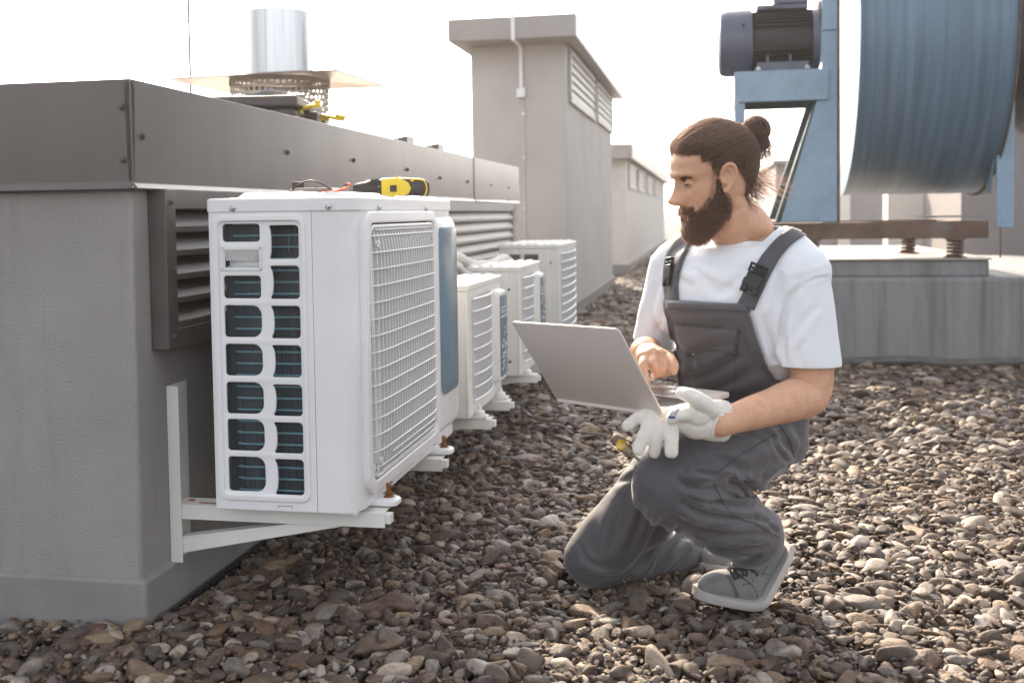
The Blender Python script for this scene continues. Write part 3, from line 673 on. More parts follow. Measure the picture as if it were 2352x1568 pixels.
# near post with rusted edge
m = MB(); m.box((.665, 6.26, .84), (.752, 6.275, 2.8)); m.build('post', M['fanblue'], fn, bevel=.003)
m = MB(); m.box((.7525, 6.255, .84), (.768, 6.33, 2.8)); m.build('rusty_flange', M['edge'], fn, bevel=.002)
m = MB(); m.box((.665, 6.245, 1.96), (.75, 6.2595, 2.7)); m.build('cover_strip', M['fanblue'], fn, bevel=.003)
# motor table
m = MB(); m.box((.165, 6.22, 1.555), (.70, 6.235, 1.735)); m.box((.165, 6.2351, 1.72), (.70, 6.75, 1.735)); m.box((.165, 6.2351, 1.555), (.18, 6.75, 1.7195))
m.build('motor_table', M['fanblue'], fn, bevel=.004)
m = MB(); m.box((.2, 6.70, 1.555), (.70, 6.73, 1.71)); m.build('rear_beam', M['green'], fn)
m = MB(); m.box((.165, 6.237, .84), (.225, 6.25, 1.554)); m.box((.165, 6.2501, .84), (.178, 6.31, 1.554)); m.build('table_leg', M['fanblue'], fn, bevel=.002)
# triangular gusset
m = MB(); m.prism([(.69, 6.24, 1.738), (.749, 6.24, 1.738), (.749, 6.24, .848), (.43, 6.24, .848)], (0, .012, 0)); m.build('gusset', M['fanblue'], fn, bevel=.002)
m = MB(); m.prism([(.685, 6.2521, 1.73), (.695, 6.2521, 1.73), (.435, 6.2521, .848), (.40, 6.2521, .848)], (0, .09, 0)); m.prism([(.62, 6.55, 1.6), (.66, 6.55, 1.6), (.42, 6.55, .86), (.38, 6.55, .86)], (0, .05, 0)); m.build('diagonal_web', M['green'], fn)
# base frame, springs
m = MB(); m.box((.16, 6.40, .738), (1.62, 6.44, .838)); m.box((.16, 6.441, .832), (1.62, 6.62, .838)); m.box((.16, 7.5, .738), (1.62, 7.54, .838)); m.box((1.56, 6.5, .742), (1.6, 7.5, .834)); m.build('base_frame', M['rustbeam'], fn, bevel=.004)
m = MB(); m.box((1.30, 6.50, .86), (1.60, 6.95, .868)); m.build('foot_plate', M['plinth'], fn)
for (u, v) in ((1.44, 6.42), (1.30, 7.1), (.62, 6.42)):
    m = MB(); path = [(u + .043 * math.cos(t_), v + .043 * math.sin(t_), .628 + .105 * t_ / (2 * math.pi * 5)) for t_ in np.linspace(0, 2 * math.pi * 5, 112)]
    m.tube(path, .0075, 6); s_ = m.build('spring', M['rustbeam'], fn, smooth=True)
    m = MB(); m.lathe([(.065, .622), (.065, .630)], (u, v, 0)); m.lathe([(.06, .730), (.06, .738)], (u, v, 0)); m.lathe([(.010, .63), (.010, .73)], (u, v, 0)); m.build('spring_seat', M['edge'], s_)
# motor
mz, mv = 1.94, 6.48; MR = .185
m = MB(); m.lathe([(MR * .9, 0), (MR * 1.04, .012), (MR * 1.09, .05), (MR * 1.09, .195), (MR * 1.04, .2)], (.075, mv, mz), (1, 0, 0), 48); cw = m.build('motor_cowl', M['motor'], fn, smooth=True)
m = MB(); m.lathe([(.008, 0), (.008, .01)], (.22, mv - MR * 1.0, mz + .075), (0, -1, .4), 10); m.build('screw', M['motordark'], cw)
m = MB(); m.lathe([(MR * .84, .0), (MR * .84, .36)], (.275, mv, mz), (1, 0, 0), 48)
for k in range(44):
    a = 2 * math.pi * k / 44
    if abs(math.sin(a)) > .93: continue
    m.box((.278, mv - .004, mz + MR * .80), (.62, mv + .004, mz + MR * 1.0), Matrix.Rotation(a, 3, 'X'), (0, mv, mz)) if False else None
    d = Vector((0, math.sin(a), math.cos(a))); t_ = Vector((0, math.cos(a), -math.sin(a))) * .0028
    c0 = Vector((.280, mv, mz))
    m.prism([c0 + d * MR * .82 - t_, c0 + d * MR * 1.0 - t_, c0 + d * MR * 1.0 + t_, c0 + d * MR * .82 + t_], (.345, 0, 0))
bd = m.build('motor_body', M['motordark'], fn)
m = MB(); m.lathe([(MR * 1.0, 0), (MR * 1.02, .04), (MR * .8, .055), (MR * .55, .075), (.03, .08), (.03, .11)], (.625, mv, mz), (1, 0, 0), 40); m.build('end_bell', M['motor'], fn, smooth=True)
m = MB(); m.box((.30, mv - .10, mz + MR * .95), (.60, mv + .10, mz + MR * 1.12)); m.box((.40, mv - .105, mz + MR * 1.13), (.60, mv + .08, mz + MR * 1.6)); m.box((.345, mv - .112, mz + MR * .98), (.46, mv - .1, mz + MR * 1.09)); m.build('terminal_box', M['motor'], fn, bevel=.006)
m = MB(); m.box((.28, mv - .17, 1.736), (.62, mv + .17, 1.752)); m.box((.30, mv - .15, 1.752), (.60, mv - .12, 1.80))
for u in (.355, .485): m.box((u, mv - .165, 1.752), (u + .014, mv - .10, 1.84))
m.build('motor_feet', M['motor'], fn, bevel=.003)
for u in (.305, .59):
    m = MB(); m.lathe([(.016, 0), (.016, .012), (.01, .012), (.01, .02)], (u, mv - .16, 1.752), (0, 0, 1), 8); m.build('bolt', M['shiny'], fn)
m = MB(); m.lathe([(.10, 0), (.10, .02), (.045, .025), (.045, .05)], (.66, 6.4, 2.06), (1, 0, 0), 20); m.build('bearing', M['edge'], fn, smooth=True)

# ------------------------------------------------------------------ buildings beyond
M['bgwall'] = mat('distant_grey_wall', (.36, .35, .37), .9, var=.05)
M['bgwall2'] = mat('distant_brown_wall', (.24, .22, .22), .9, var=.05)
M['bgwhite'] = mat('distant_white_wall', (.80, .77, .72), .9, var=.03)
g1 = root('distant_building', (1.0, 13, 0), 'low grey building beyond the blower with a white door-like panel', 'building')
MB().box((.9, 14, -.05), (4.2, 20, 1.52)).build('wall', M['bgwall'], g1)
MB().box((.86, 13.9, 1.521), (4.25, 20.1, 1.57)).build('roof_edge', M['towercap'], g1)
MB().box((1.68, 13.88, .3), (1.83, 13.99, 1.45)).build('downpipe', M['bgwhite'], g1)
g2 = root('white_wall', (2.6, 11, 0), 'bright white rendered wall seen under the blower drum', 'wall')
MB().box((1.90, 11.5, -.05), (2.51, 11.8, 1.35)).build('wall', M['bgwhite'], g2)
MB().box((2.511, 11.4, -.05), (2.57, 11.8, 1.35)).build('door_jamb', M['green'], g2)
g3 = root('distant_building', (2.5, 9.6, 0), 'brown-grey building at the right edge behind the blower', 'building')
MB().box((2.20, 9.6, -.05), (7.5, 11.2, 1.64)).build('wall', M['bgwall2'], g3)
MB().box((2.17, 9.5, 1.641), (7.6, 11.3, 1.69)).build('roof_edge', M['towercap'], g3)
# ================================================================== THE MAN
import os
def evalmesh(m, voxel, smooth=2, fac=.5, name='tmp'):
    "voxel-union of the closed shells in m -> (verts, faces)"
    me = bpy.data.meshes.new(name); me.from_pydata(m.v, [], m.f); me.update()
    o = bpy.data.objects.new(name, me); C.objects.link(o)
    bm = bmesh.new(); bm.from_mesh(me); bmesh.ops.recalc_face_normals(bm, faces=bm.faces); bm.to_mesh(me); bm.free()
    r = o.modifiers.new('r', 'REMESH'); r.mode = 'VOXEL'; r.voxel_size = voxel
    s = o.modifiers.new('s', 'SMOOTH'); s.factor = fac; s.iterations = smooth
    dg = bpy.context.evaluated_depsgraph_get(); e = bpy.data.meshes.new_from_object(o.evaluated_get(dg))
    bpy.data.objects.remove(o); bpy.data.meshes.remove(me)
    return e
def toobj(me, name, mt, parent, org, sub=0):
    me.name = name; o = bpy.data.objects.new(name, me); C.objects.link(o); o.parent = parent
    me.transform(Matrix.Translation(-Vector(org))); me.materials.clear(); me.materials.append(mt)
    me.polygons.foreach_set('use_smooth', [True] * len(me.polygons)); me.update()
    return o
def chain(m, pts, rad, n=16, flat=None):
    "closed round-ended limb through pts; flat = (axis vector, squash)"
    P = [Vector(p) for p in pts]; Rr = list(rad)
    # resample smoothly
    Q, S = [], []
    for i in range(len(P) - 1):
        a0, a1, a2, a3 = P[max(i - 1, 0)], P[i], P[i + 1], P[min(i + 2, len(P) - 1)]
        k = 5 if len(P) > 2 else 3
        for t in np.linspace(0, 1, k)[:-1]:
            Q.append(.5 * ((2 * a1) + (a2 - a0) * t + (2 * a0 - 5 * a1 + 4 * a2 - a3) * t ** 2 + (3 * a1 - a0 - 3 * a2 + a3) * t ** 3)); tt = t * t * (3 - 2 * t); S.append(Rr[i] * (1 - tt) + Rr[i + 1] * tt)
    Q.append(P[-1]); S.append(Rr[-1])
    d0 = (Q[1] - Q[0]).normalized(); d1 = (Q[-1] - Q[-2]).normalized(); hs_ = (.35, .65, .88)
    pre = [(Q[0] - d0 * S[0] * math.sqrt(max(0, 1 - h * h)), S[0] * h) for h in hs_]
    post = [(Q[-1] + d1 * S[-1] * math.sqrt(max(0, 1 - h * h)), S[-1] * h) for h in reversed(hs_)]
    pts2 = [p for p, _ in pre] + Q + [p for p, _ in post]; rr = [r for _, r in pre] + S + [r for _, r in post]
    k = len(m.v); m.tube(pts2, rr, n)
    if flat:
        ax = Vector(flat[0]).normalized(); q = 0
        for i in range(len(pts2)):
            c = pts2[i]
            for j in range(n):
                v = Vector(m.v[k + i * n + j]); dd = (v - c).dot(ax); m.v[k + i * n + j] = tuple(v + ax * dd * (flat[1] - 1))
    return m
def ell(m, c, r, rot=None, n=20):
    c = Vector(c); k = n // 2; vs_ = [c + (rot @ Vector((0, 0, -r[2])) if rot else Vector((0, 0, -r[2])))]
    for i in range(1, k):
        ph = -math.pi / 2 + math.pi * i / k
        for j in range(n):
            a = 2 * math.pi * j / n; p = Vector((r[0] * math.cos(ph) * math.cos(a), r[1] * math.cos(ph) * math.sin(a), r[2] * math.sin(ph)))
            vs_.append(c + (rot @ p if rot else p))
    vs_.append(c + (rot @ Vector((0, 0, r[2])) if rot else Vector((0, 0, r[2]))))
    fs = [(0, 1 + (j + 1) % n, 1 + j) for j in range(n)] + [(1 + i * n + j, 1 + i * n + (j + 1) % n, 1 + (i + 1) * n + (j + 1) % n, 1 + (i + 1) * n + j) for i in range(k - 2) for j in range(n)]
    e = 1 + (k - 1) * n; fs += [(1 + (k - 2) * n + j, 1 + (k - 2) * n + (j + 1) % n, e) for j in range(n)]
    m.add(vs_, fs); return m
def loft(m, rings):
    n = len(rings[0]); vs_ = [p for r_ in rings for p in r_]
    m.add(vs_, [(i * n + k, i * n + (k + 1) % n, (i + 1) * n + (k + 1) % n, (i + 1) * n + k) for i in range(len(rings) - 1) for k in range(n)] + [tuple(range(n - 1, -1, -1)), tuple(range((len(rings) - 1) * n, len(rings) * n))])
def oring(c, ax, fw, up, a, b, n=28, e=2.3):
    "superellipse ring around c: half-width a along ax, half-depth b along fw"
    out = []
    for k in range(n):
        t = 2 * math.pi * k / n; x = math.copysign(abs(math.cos(t)) ** (2 / e), math.cos(t)); y = math.copysign(abs(math.sin(t)) ** (2 / e), math.sin(t))
        out.append(Vector(c) + ax * a * x + fw * b * y)
    return out

# ---- skeleton (photo position + distance)
J = dict(neck=at(1702, 548, 2.36), chest=at(1702, 700, 2.37), waist=at(1722, 850, 2.40), pelvis=at(1748, 965, 2.44),
         ls=at(1858, 612, 2.24), rs=at(1548, 600, 2.50), le=at(1862, 905, 2.22), lw=at(1672, 966, 2.065),
         re=at(1492, 812, 2.56), rw=at(1478, 806, 2.36),
         lh=at(1765, 1000, 2.37), rh=at(1660, 970, 2.52), lk=at(1535, 1110, 2.13), rk=at(1362, 1282, 2.52),
         la=at(1742, 1255, 2.36), ra=at(1590, 1272, 2.68))
def dist(a, b): return round((J[a] - J[b]).length, 3)
print('limbs', 'shoulders', dist('ls', 'rs'), 'Lupper', dist('ls', 'le'), 'Lfore', dist('le', 'lw'), 'Rupper', dist('rs', 're'), 'Rfore', dist('re', 'rw'), 'Lthigh', dist('lh', 'lk'), 'Lshank', dist('lk', 'la'), 'Rthigh', dist('rh', 'rk'), 'Rshank', dist('rk', 'ra'), 'torso', dist('neck', 'pelvis'))
MO = at(1600, 1380, 2.4); MO.z = 0
man = root('person', MO, 'bearded man with hair bun kneeling on the gravel in white t-shirt and grey overalls', 'person', bframe=False)
AXS = (J['ls'] - J['rs']).normalized(); AXS.z = 0; AXS.normalize()
FWS = Vector((-AXS.y, AXS.x, 0)) * -1
if FWS.y > 0: FWS = -FWS
AXH = Vector((.55, -.83, 0)).normalized(); FWH = Vector((-.83, -.55, 0)).normalized()
UP = Vector((0, 0, 1))

M['skin'] = mat('skin', (.60, .345, .225), .5, var=.06, vs=40, bump=.0004, bs=350, sss=.25, spec=.35, col2=(.70, .405, .275))
M['tshirt'] = mat('white_cotton', (.78, .81, .86), .85, var=.015, bump=.0002, bs=900, sheen=.2)
M['overall'] = mat('grey_workwear_cloth', (.074, .071, .081), .60, var=.07, vs=10, bump=.0012, bs=26, sheen=.3)
M['hair'] = None
def hairmat(name, col):
    m = bpy.data.materials.new(name); m.use_nodes = True; N = m.node_tree.nodes; L = m.node_tree.links; b = N['Principled BSDF']
    hi = N.new('ShaderNodeHairInfo'); mr = N.new('ShaderNodeMapRange'); mr.inputs[3].default_value = .6; mr.inputs[4].default_value = 1.6
    L.new(hi.outputs['Random'], mr.inputs[0]); vm = N.new('ShaderNodeVectorMath'); vm.operation = 'SCALE'; vm.inputs[0].default_value = col
    L.new(mr.outputs[0], vm.inputs['Scale']); L.new(vm.outputs[0], b.inputs['Base Color']); b.inputs['Roughness'].default_value = .42; b.inputs['Specular IOR Level'].default_value = .6
    tr = N.new('ShaderNodeBsdfTranslucent'); vm2 = N.new('ShaderNodeVectorMath'); vm2.operation = 'SCALE'; vm2.inputs['Scale'].default_value = 2.6; L.new(vm.outputs[0], vm2.inputs[0]); L.new(vm2.outputs[0], tr.inputs[0])
    mx = N.new('ShaderNodeMixShader'); mx.inputs[0].default_value = .35; L.new(b.outputs[0], mx.inputs[1]); L.new(tr.outputs[0], mx.inputs[2]); L.new(mx.outputs[0], N['Material Output'].inputs[0])
    return m
M['hair'] = hairmat('brown_hair', (.165, .108, .078)); M['beard'] = hairmat('brown_beard', (.175, .108, .072))
M['hairbase'] = mat('hair_mass', (.080, .056, .044), .85, spec=.15, var=.3, vs=60, stretch=(1, 8, 8), bump=.002, bs=120)

def hairobj(name, strands, rad, mt, parent, org):
    hc = bpy.data.hair_curves.new(name); hc.add_curves([len(s) for s in strands])
    pos = np.array([[c - o_ for c, o_ in zip(p, org)] for s in strands for p in s], np.float32).ravel()
    hc.attributes['position'].data.foreach_set('vector', pos) if 'position' in hc.attributes else None
    ra = hc.attributes.get('radius') or hc.attributes.new('radius', 'FLOAT', 'POINT')
    rr = []
    for s in strands:
        n = len(s); rr += [rad * (1 - .75 * (i / (n - 1)) ** 2) for i in range(n)]
    ra.data.foreach_set('value', np.array(rr, np.float32))
    o = bpy.data.objects.new(name, hc); C.objects.link(o); o.parent = parent; hc.materials.append(mt)
    return o

# ------------------------------------------------ head
HY, HP, HR = R(-76), R(9), R(-2)          # turned left, tilted down
# head frame: x = his left, y = forward, z = up, metres from the ear line / chin
fwd = Vector((math.sin(HY), -math.cos(HY), 0))
lft = Vector((-fwd.y, fwd.x, 0)) * 1.0
if lft.dot(Vector((1, 0, 0))) < -2: lft = -lft
lft = Vector((0, 0, 1)).cross(fwd)          # his left when facing fwd
hz = Vector((0, 0, 1))
rp = Matrix.Rotation(HP, 3, lft); fwd2 = rp @ fwd; hz2 = rp @ hz
if fwd2.z > 0: rp = Matrix.Rotation(-HP, 3, lft); fwd2 = rp @ fwd; hz2 = rp @ hz
rr_ = Matrix.Rotation(HR, 3, fwd2); lft2 = rr_ @ lft; hz2 = rr_ @ hz2
HS = 1.02
HO = at(1636, 407, 2.31)                    # ear-line centre of the head
def H(x, y, z): return HO + (lft2 * x + fwd2 * y + hz2 * (z - .118)) * HS
def interp(tab, z):
    f = (z + .012) / .246 * 399
    if f <= 0: return tab[0][1]
    if f >= 399: return tab[399][1]
    i = int(f); return tab[i][1] * (1 - f + i) + tab[i + 1][1] * (f - i)
def smooth_tab(tab):
    zs = np.array([a for a, _ in tab]); v = np.array([b for _, b in tab]); zz = np.linspace(zs[0], zs[-1], 400); vv = np.interp(zz, zs, v)
    k = np.ones(21) / 21; pad = np.pad(vv, 10, mode='edge'); pad[:10] = 2 * vv[0] - vv[10:0:-1]; pad[-10:] = 2 * vv[-1] - vv[-2:-12:-1]
    return [(float(a), float(b)) for a, b in zip(zz, np.convolve(pad, k, 'valid'))]
TF = smooth_tab([(-.012, .040), (0, .066), (.01, .078), (.022, .080), (.032, .075), (.044, .0795), (.05, .078), (.057, .081), (.068, .080), (.09, .080), (.112, .081), (.122, .083), (.134, .0905), (.145, .090), (.165, .089), (.19, .078), (.21, .056), (.225, .028), (.234, -.008)])
TB = smooth_tab([(-.012, -.035), (.02, -.045), (.05, -.052), (.075, -.066), (.10, -.086), (.13, -.100), (.16, -.103), (.19, -.092), (.21, -.072), (.225, -.046), (.234, -.012)])
TW = smooth_tab([(-.012, .022), (0, .034), (.02, .048), (.04, .056), (.06, .062), (.08, .066), (.10, .0685), (.12, .071), (.14, .0745), (.16, .076), (.18, .073), (.20, .062), (.215, .046), (.228, .024), (.234, .004)])
def g2(x, s): return math.exp(-x * x / (2 * s * s))
def headpt(th, z):
    "surface point of the bare head at angle th (0 = his left, 90 = front)"
    F_, B_, W_ = interp(TF, z), interp(TB, z), interp(TW, z)
    c, s = math.cos(th), math.sin(th); e = 2.25 if s > 0 else 2.1
    yc = F_ * .18 + B_ * .82 + (.035 if z > .1 else .03) * 1.0 if False else (F_ + B_) / 2 - .012
    x = W_ * math.copysign(abs(c) ** (2 / e), c); dep = (F_ - yc) if s > 0 else (yc - B_)
    y = yc + dep * math.copysign(abs(s) ** (2 / e), s)
    if s > 0:
        ax_ = abs(x)
        # sockets, cheekbones, temples
        y -= .0125 * g2(ax_ - .027, .0115) * g2(z - .117, .0095)
        y -= .004 * g2(ax_ - .018, .008) * g2(z - .112, .012)
        y += .0065 * g2(ax_ - .028, .020) * g2(z - .1345, .0065)
        y += .0045 * g2(ax_ - .042, .014) * g2(z - .095, .012)
        y -= .004 * g2(ax_ - .05, .015) * g2(z - .062, .018)
        # nose: bridge, tip, wings
        t_ = min(1, max(0, (.128 - z) / .048)); hn = .006 + .0225 * t_ ** 1.05
        if z < .0845: hn *= math.sqrt(max(0, 1 - ((.0845 - z) / .0165) ** 2))
        if z > .118: hn *= max(0, (.134 - z) / .016)
        y += hn * g2(x, .0068 + .0038 * t_)
        y += .009 * g2(ax_ - .0135, .0052) * g2(z - .0765, .006)
        y += .0055 * g2(x, .0095) * g2(z - .0815, .0065)
        # lips and the line between
        y += .0045 * g2(x, .016) * g2(z - .056, .0035) + .0055 * g2(x, .014) * g2(z - .0445, .004)
        y -= .006 * g2(x, .020) * g2(z - .0500, .0018)
        y -= .003 * g2(ax_ - .022, .006) * g2(z - .066, .012)
    return Vector((x, y, z))
hm = MB(); nth, nz_ = 128, 120; rings = []
for i in range(nz_):
    z = -.012 + .246 * i / (nz_ - 1)
    rings.append([H(*headpt(2 * math.pi * k / nth, z)) for k in range(nth)])
loft(hm, rings)
# neck
nb_ = J['neck']
chain(hm, [H(0, -.012, .075), H(0, -.026, .02), nb_ + Vector((.012, .004, .01)), nb_ + Vector((.02, 0, -.05))], [.057, .060, .066, .075], 28)
chain(hm, [H(-.03, .02, .03), nb_ + FWS * .035 + Vector((0, 0, -.02))], [.02, .018]); chain(hm, [H(.045, -.02, .06), nb_ + FWS * .045 + AXS * .02 + Vector((0, 0, -.02))], [.020, .014])
# shoulders and torso core (hidden by the shirt), arms
chain(hm, [J['neck'] + Vector((.02, 0, -.05)), J['ls'] + Vector((-.02, 0, -.01))], [.05, .042]); chain(hm, [J['neck'] + Vector((.02, 0, -.05)), J['rs']+ Vector((0,0,-.01))], [.05, .04])
chain(hm, [J['neck'] + Vector((0, 0, -.06)), J['chest'], J['waist'], J['pelvis']], [.08, .095, .09, .1])
chain(hm, [J['ls'] + Vector((-.022, 0, -.035)), J['ls'].lerp(J['le'], .55), J['le'] + Vector((0, 0, .01)), J['le'].lerp(J['lw'], .22), J['le'].lerp(J['lw'], .6), J['lw'], J['lw'] + (J['lw'] - J['le']).normalized() * .03], [.046, .048, .046, .0455, .037, .029, .028], 24)
ell(hm, J['le'] + Vector((.006, .01, -.004)), (.038, .036, .036))
chain(hm, [J['rs'], J['rs'].lerp(J['re'], .6), J['re'], J['re'].lerp(J['rw'], .35), J['rw'], J['rw'] + Vector((.004, -.03, -.004))], [.042, .044, .042, .040, .031, .029], 24)
# bare right hand: back of the hand toward the lens, index finger pressing a key, others curled, thumb beside
def Pm(px, py, Y): return at(px, py, Y)
rwp = J['rw']
chain(hm, [rwp + Vector((.005, -.02, .0)), Pm(1500, 822, 2.27)], [.030, .034], 20, flat=((0, .3, 1), .8))
for a_, b2_ in (((1478, 822, 2.235), .017), ((1497, 815, 2.235), .0175), ((1515, 817, 2.245), .017), ((1528, 824, 2.26), .015)): ell(hm, Pm(*a_), (b2_,) * 3, n=14)
fr0 = .0098
chain(hm, [Pm(1483, 822, 2.235), Pm(1477, 838, 2.20), Pm(1480, 862, 2.185), Pm(1487, 882, 2.18)], [.0125, .0108, .0098, .0082])              # index
chain(hm, [Pm(1499, 817, 2.235), Pm(1503, 838, 2.20), Pm(1507, 856, 2.21), Pm(1503, 862, 2.235)], [.0125, .0112, .0100, .0085])            # middle
chain(hm, [Pm(1516, 820, 2.245), Pm(1521, 842, 2.215), Pm(1522, 857, 2.228), Pm(1516, 860, 2.25)], [.0120, .0106, .0096, .0080])           # ring
chain(hm, [Pm(1530, 826, 2.262), Pm(1534, 845, 2.24), Pm(1532, 856, 2.25), Pm(1526, 858, 2.27)], [.0105, .0094, .0084, .0072])            # little
chain(hm, [Pm(1510, 812, 2.29), Pm(1532, 822, 2.245), Pm(1546, 837, 2.215), Pm(1546, 849, 2.205)], [.017, .0140, .0125, .0112])        # thumb, end-on
# ears
def ear(sg):
    o = (sg * .0725, -.004, .0); m = hm
    def E(a, h, d): return H(sg * (.0695 + d * .9), .011 - a * .92, .1145 + h * .90)
    rim = [E(-.004, .004, .004), E(-.002, .020, .012), E(.006, .032, .017), E(.018, .034, .020), E(.027, .024, .021), E(.028, .008, .019), E(.022, -.008, .015), E(.012, -.018, .011), E(.006, -.028, .008), E(.000, -.026, .006)]
    chain(m, rim, [.0036, .0042, .0044, .0044, .0044, .0042, .0042, .0050, .0058, .0042], 10)
    chain(m, [E(.006, .022, .010), E(.017, .022, .0135), E(.020, .008, .0125), E(.013, -.006, .010)], [.0034, .0040, .0038, .0034], 8)
    chain(m, [E(-.003, .002, .008), E(-.001, -.008, .009)], [.0045, .0045], 8)
    chain(m, [E(.002, .026, .002), E(.020, .024, .008), E(.021, .0, .008), E(.008, -.022, .003)], [.006, .007, .007, .007], 10)
    chain(m, [E(.008, .02, .001), E(.010, -.01, .001)], [.010, .010], 10)
ear(1); ear(-1)
for sg in (1, -1): ell(hm, H(sg * .029, .0655, .1155), (.0124 * HS,) * 3, n=20)
bodyme = evalmesh(hm, .0021, 2, .5)
body = toobj(bodyme, 'body', M['skin'], man, MO)
bm_bvh = None

# eyes: the eyeball shows in a narrow almond between the lids
for sg in (1, -1):
    c = H(sg * .029, .0655, .1155)
    def sph(az_, el_, r_): return c + (lft2 * math.sin(az_) * math.cos(el_) + fwd2 * math.cos(az_) * math.cos(el_) + hz2 * math.sin(el_)) * r_ * HS
    def lidc(k, n): 
        a = -1.0 + 2.0 * k / n; e = max(0, 1 - (a / 1.0) ** 2)
        return a + sg * .12, -.36 - .15 * e ** .8, -.36 + .27 * e ** .6
    na = 20; m = MB(); vs_ = []
    for k in range(na + 1):
        a, lo_, hi_ = lidc(k, na)
        for q in range(5): vs_.append(sph(a, lo_ + (hi_ - lo_) * q / 4, .0128))
    m.add(vs_, [(k * 5 + q, k * 5 + q + 1, (k + 1) * 5 + q + 1, (k + 1) * 5 + q) for k in range(na) for q in range(4)])
    e = m.build('eye', mat('eye_white' if sg > 0 else 'eye_white_far', (.30, .27, .25), .2, var=.02, coat=.6), man, smooth=True, ang=180)
    m = MB(); vs_ = [sph(-.02 * sg, -.33, .0131)] + [sph(-.02 * sg + .34 * math.cos(t), -.31 + .14 * math.sin(t), .0130) for t in np.linspace(0, 2 * math.pi, 16)[:-1]]
    m.add(vs_, [(0, 1 + k, 1 + (k + 1) % 15) for k in range(15)]); m.build('iris', mat('iris_brown' if sg > 0 else 'iris_brown_far', (.02, .012, .008), .15, coat=.8), e, smooth=True)
    m = MB(); m.tube([sph(*[(lambda L_: (L_[0], L_[2]))(lidc(k, na))][0], .0134) for k in range(na + 1)], [.0004 + .0006 * math.sin(math.pi * k / na) for k in range(na + 1)], 6); m.build('eyelashes', M['hairbase'], man, smooth=True)
    m = MB(); m.tube([sph(*[(lambda L_: (L_[0] * 1.08, L_[2] + .22))(lidc(k, na))][0], .0130) for k in range(na + 1)], [.0002 + .0004 * math.sin(math.pi * k / na) for k in range(na + 1)], 6); m.build('eyelid_crease', M['skin'], man, smooth=True)
# lips
M['lip'] = mat('lip', (.42, .20, .16), .4, var=.08, vs=80, sss=.2)
m = MB(); pl_ = [(headpt(math.pi / 2 - a, z).x, headpt(math.pi / 2 - a, z).y, z) for a, z in ((-.26, .0478), (-.13, .0450), (0, .0440), (.13, .0450), (.26, .0478))]
chain(m, [H(x, y - .0020, z) for x, y, z in pl_], [.0022, .0042, .0048, .0042, .0022], 10)
pu_ = [(headpt(math.pi / 2 - a, z).x, headpt(math.pi / 2 - a, z).y, z) for a, z in ((-.26, .0510), (-.12, .0545), (0, .0540), (.12, .0545), (.26, .0510))]
chain(m, [H(x, y - .0012, z) for x, y, z in pu_], [.0015, .0028, .0030, .0028, .0015], 10)
m.build('lips', M['lip'], man, smooth=True, ang=180)

# ---- hair mass + strands combed back to the bun
BUN = (0.010, -.113, .204)                  # centre of the bun in head coordinates (x, y, z)
def hairline(th, z, j=0):
    z = z - j
    "True where hair grows"
    p = headpt(th, z)
    y = p.y; ax_ = abs(p.x)
    if z > .196: return True
    if y > .052: return z > .183 - .010 * (ax_ / .05)
    if y > .033: return z > .147 + (y - .015) * .25
    if y > .011: return z > .131
    if y > -.012: return z > .147             # above the ear
    if y > -.046: return z > .147 + (y + .012) * 1.55
    return z > .048
rng = np.random.RandomState(11)
cap_ = MB(); NT, NZ = 110, 60; idx = {}
def scalp(th, z, lift): 
    p = headpt(th, z); c = Vector((0, -.012, .13)); d = (p - c); d.normalize(); return p + d * lift
for i in range(NZ):
    z = .045 + .189 * i / (NZ - 1)
    for k in range(NT):
        th = 2 * math.pi * k / NT
        if hairline(th, z, .0075 if z < .165 else .012):
            lf_ = 0
            for j_, f_ in ((.011, .3), (.015, .55), (.020, .8), (.026, 1)):
                if hairline(th, z, (0 if z < .165 else .005) + j_): lf_ = f_
            wv = .0012 * math.sin(th * 47 + z * 60) + .0009 * math.sin(th * 23 + 2)
            idx[(i, k)] = len(cap_.v); cap_.v.append(tuple(H(*scalp(th, z, (.0006 + (.0024 + .0085 * min(1, max(0, (z - .150) / .055))) * lf_) + wv * lf_))))
for (i, k) in list(idx):
    q = [(i, k), (i, (k + 1) % NT), (i + 1, (k + 1) % NT), (i + 1, k)]
    if all(a in idx for a in q): cap_.f.append(tuple(idx[a] for a in q))
top = [idx[(NZ - 1, k)] for k in range(NT) if (NZ - 1, k) in idx]; cap_.f.append(tuple(top))
ho = cap_.build('hair', M['hairbase'], man, smooth=True, ang=180)
so = ho.modifiers.new('s', 'SOLIDIFY'); so.thickness = .004; so.offset = -1
strands = []
skc = Vector((0, -.012, .12))
def onscalp(d, lift):
    "point on the lifted scalp in direction d from skull centre (few bisection steps)"
    d = d.normalized()
    z = skc.z; lo, hi = .02, .16
    for _ in range(14):
        mid = (lo + hi) / 2; p = skc + d * mid
        if p.z > .2335: hi = mid; continue
        th = math.atan2((p.y - skc.y) / .09, p.x / .075); 
        F_, B_, W_ = interp(TF, p.z), interp(TB, p.z), interp(TW, p.z); yc = (F_ + B_) / 2 - .012
        dep = (F_ - yc) if p.y > yc else (yc - B_)
        ins = (abs(p.x) / max(W_, 1e-4)) ** 2.2 + (abs(p.y - yc) / max(dep, 1e-4)) ** 2.2 < 1
        if ins: lo = mid
        else: hi = mid
    return skc + d * (lo + lift)
bd_ = (Vector(BUN) - skc).normalized()
n_made = 0
